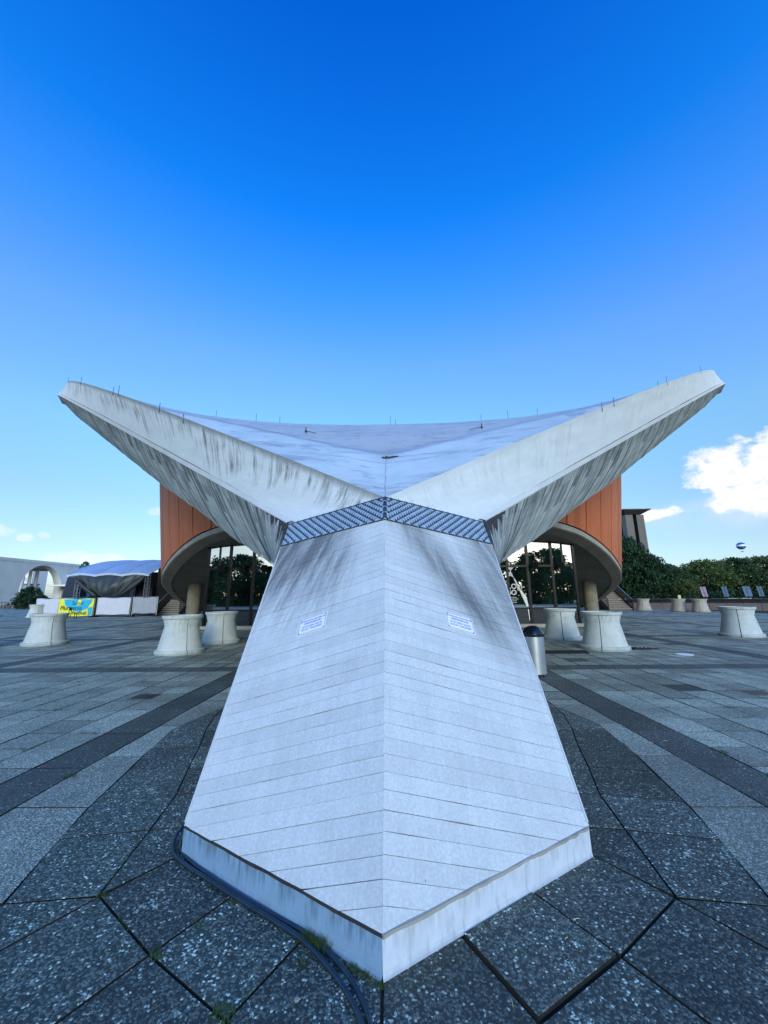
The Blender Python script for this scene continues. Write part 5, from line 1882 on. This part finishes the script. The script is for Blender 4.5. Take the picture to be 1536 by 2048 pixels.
# chancellery-like building with great arch
bb = empty('arched_building', (-130, 146, -2.0))
tag(bb, 'pale concrete government building with a huge rounded opening and columns at far left', 'building')
Z0 = 0.0
H1 = 17.2
ya0, ya1 = 134.8 - 146, 152.4 - 146
cyA, rA = (ya0 + ya1) / 2, (ya1 - ya0) / 2
zs = 15.6 - rA * 1.05
outer = [(120 - 146, Z0), (120 - 146, H1), (159.6 - 146, H1), (159.6 - 146, Z0)]
arch = [(cyA + rA * math.cos(a), zs + rA * 1.05 * math.sin(a)) for a in [PI * i / 24 for i in range(25)]]
mb = MB()
for xx in (0, -3.0):
    fl = xx != 0
    def fq(p): mb.poly([(xx, y, z) for y, z in (p if not fl else p[::-1])])
    # left leaf, right leaf, top strips
    fq([(120 - 146, Z0), (ya0, Z0), (ya0, H1), (120 - 146, H1)][::-1])
    fq([(ya1, Z0), (159.6 - 146, Z0), (159.6 - 146, H1), (ya1, H1)][::-1])
    for i in range(24):
        a, b = arch[i], arch[i + 1]
        fq([(a[0], a[1]), (a[0], H1), (b[0], H1), (b[0], b[1])])
bord = [(ya1, Z0)] + arch + [(ya0, Z0)]
for i in range(len(bord) - 1):
    a, b = bord[i], bord[i + 1]
    mb.poly([(0, a[0], a[1]), (0, b[0], b[1]), (-3, b[0], b[1]), (-3, a[0], a[1])])
ob = [(120 - 146, Z0), (120 - 146, H1), (159.6 - 146, H1), (159.6 - 146, Z0)]
for i in range(3):
    a, b = ob[i], ob[i + 1]
    mb.poly([(0, a[0], a[1]), (0, b[0], b[1]), (-3, b[0], b[1]), (-3, a[0], a[1])])
mb.build('wall', 'concrete_pale', bb)
mb = MB(); mb.box(0.02, 0.10, 120 - 146, 159.6 - 146, H1 - 1.1, H1 - 1.02); mb.build('cornice_line', 'concrete_grey', bb)
for y in (-7.0, -4.2, -1.4):
    mb = MB(); mb.lathe([(0.55, 0), (0.55, 15.0)], 16, c=(-9, y + 6.0, 0)); mb.build('column', 'concrete_pale', bb, smooth=True)
mb = MB(); mb.box(-22, -3, -6, 14, 14.6, 15.6); mb.build('roof_slab', 'concrete_grey', bb)
mb = MB(); mb.box(-0.5, 12, 0.2, 13.0, 7.9, 8.5); mb.build('canopy', 'white_paint', bb)
mb = MB(); mb.box(-0.2, 0.4, 6.4, 13.2, 0, 6.6); mb.build('low_wall', 'white_paint', bb)
mb = MB(); mb.box(-2.6, -0.4, 13.8, 24, 0, 17.0); mb.build('glass_wing', 'teal_glass', bb)
place_tree('s', -131, 164, 0.9, 0, 'small dark tree growing on the roof of the arched building', None, z=14.2)
fb = empty('office_block', (-182, 176, -2)); tag(fb, 'pale office block seen through the arch of the arched building', 'building')
mb = MB(); mb.box(-4, 12, 6, 14, 0, 18); mb.build('wall', 'white_paint', fb)
for i in range(4):
    for j in range(5):
        mb = MB(); mb.box(-2.8 + i * 3.6, -1.2 + i * 3.6, 5.9, 6.0, 1.5 + j * 3.3, 3.2 + j * 3.3); mb.build('window', 'tent_white', fb)
gb = empty('glazed_hall', (-168, 168, -2)); tag(gb, 'low light blue glazed hall seen between the columns of the arched building', 'building')
mb = MB(); mb.box(-14, 9, 0, 6, 0, 9.3); mb.build('wall', 'pale_blue_wall', gb)
mb = MB(); mb.box(-14.3, 9.3, -0.4, 6.3, 9.3, 9.8); mb.build('roof', 'flag_blue', gb)
for i in range(12):
    mb = MB(); mb.box(-13.8 + i * 2, -13.6 + i * 2, -0.15, 0.0, 0, 9.3); mb.build('mullion', 'canvas_grey', gb)

# trees opposite the glass front (they show in its reflections)
grp = 'trees mirrored in the glass front'
for i, (k, x, y, s_) in enumerate([('m', -30, -36, 1.15), ('d', -21, -38, 1.0), ('m', -13, -35, 1.05), ('l', 13, -40, 1.0), ('d', 21, -37, 1.05), ('m', 30, -36, 1.2), ('m', -40, -34, 1.1), ('d', 40, -35, 1.1), ('m', 2, -42, 0.9), ('d', 50, -30, 1.1), ('d', -50, -30, 1.1)]):
    place_tree(k, x, y, s_, i * 1.3, 'tree behind the photographer mirrored in the glass front', grp)

rs = np.random.RandomState(31)
cs = np.array([(x, -41 + rs.normal() * 1.5, rs.uniform(-1.2, 6.2)) for x in np.linspace(-58, 58, 520)])  # leaf mass added out of view to darken the lower panes' reflection
me = leaf_mesh('unseen_hedge', leaf_cloud(rs, cs, np.full(520, 1.5), 150, 0.26), 'leaf_dark')
o = bpy.data.objects.new('unseen_hedge', me); COL.objects.link(o)
tag(o, 'unseen leaf mass added behind the photographer to darken the lower glass panes', 'unseen_hedge', kind='stuff')
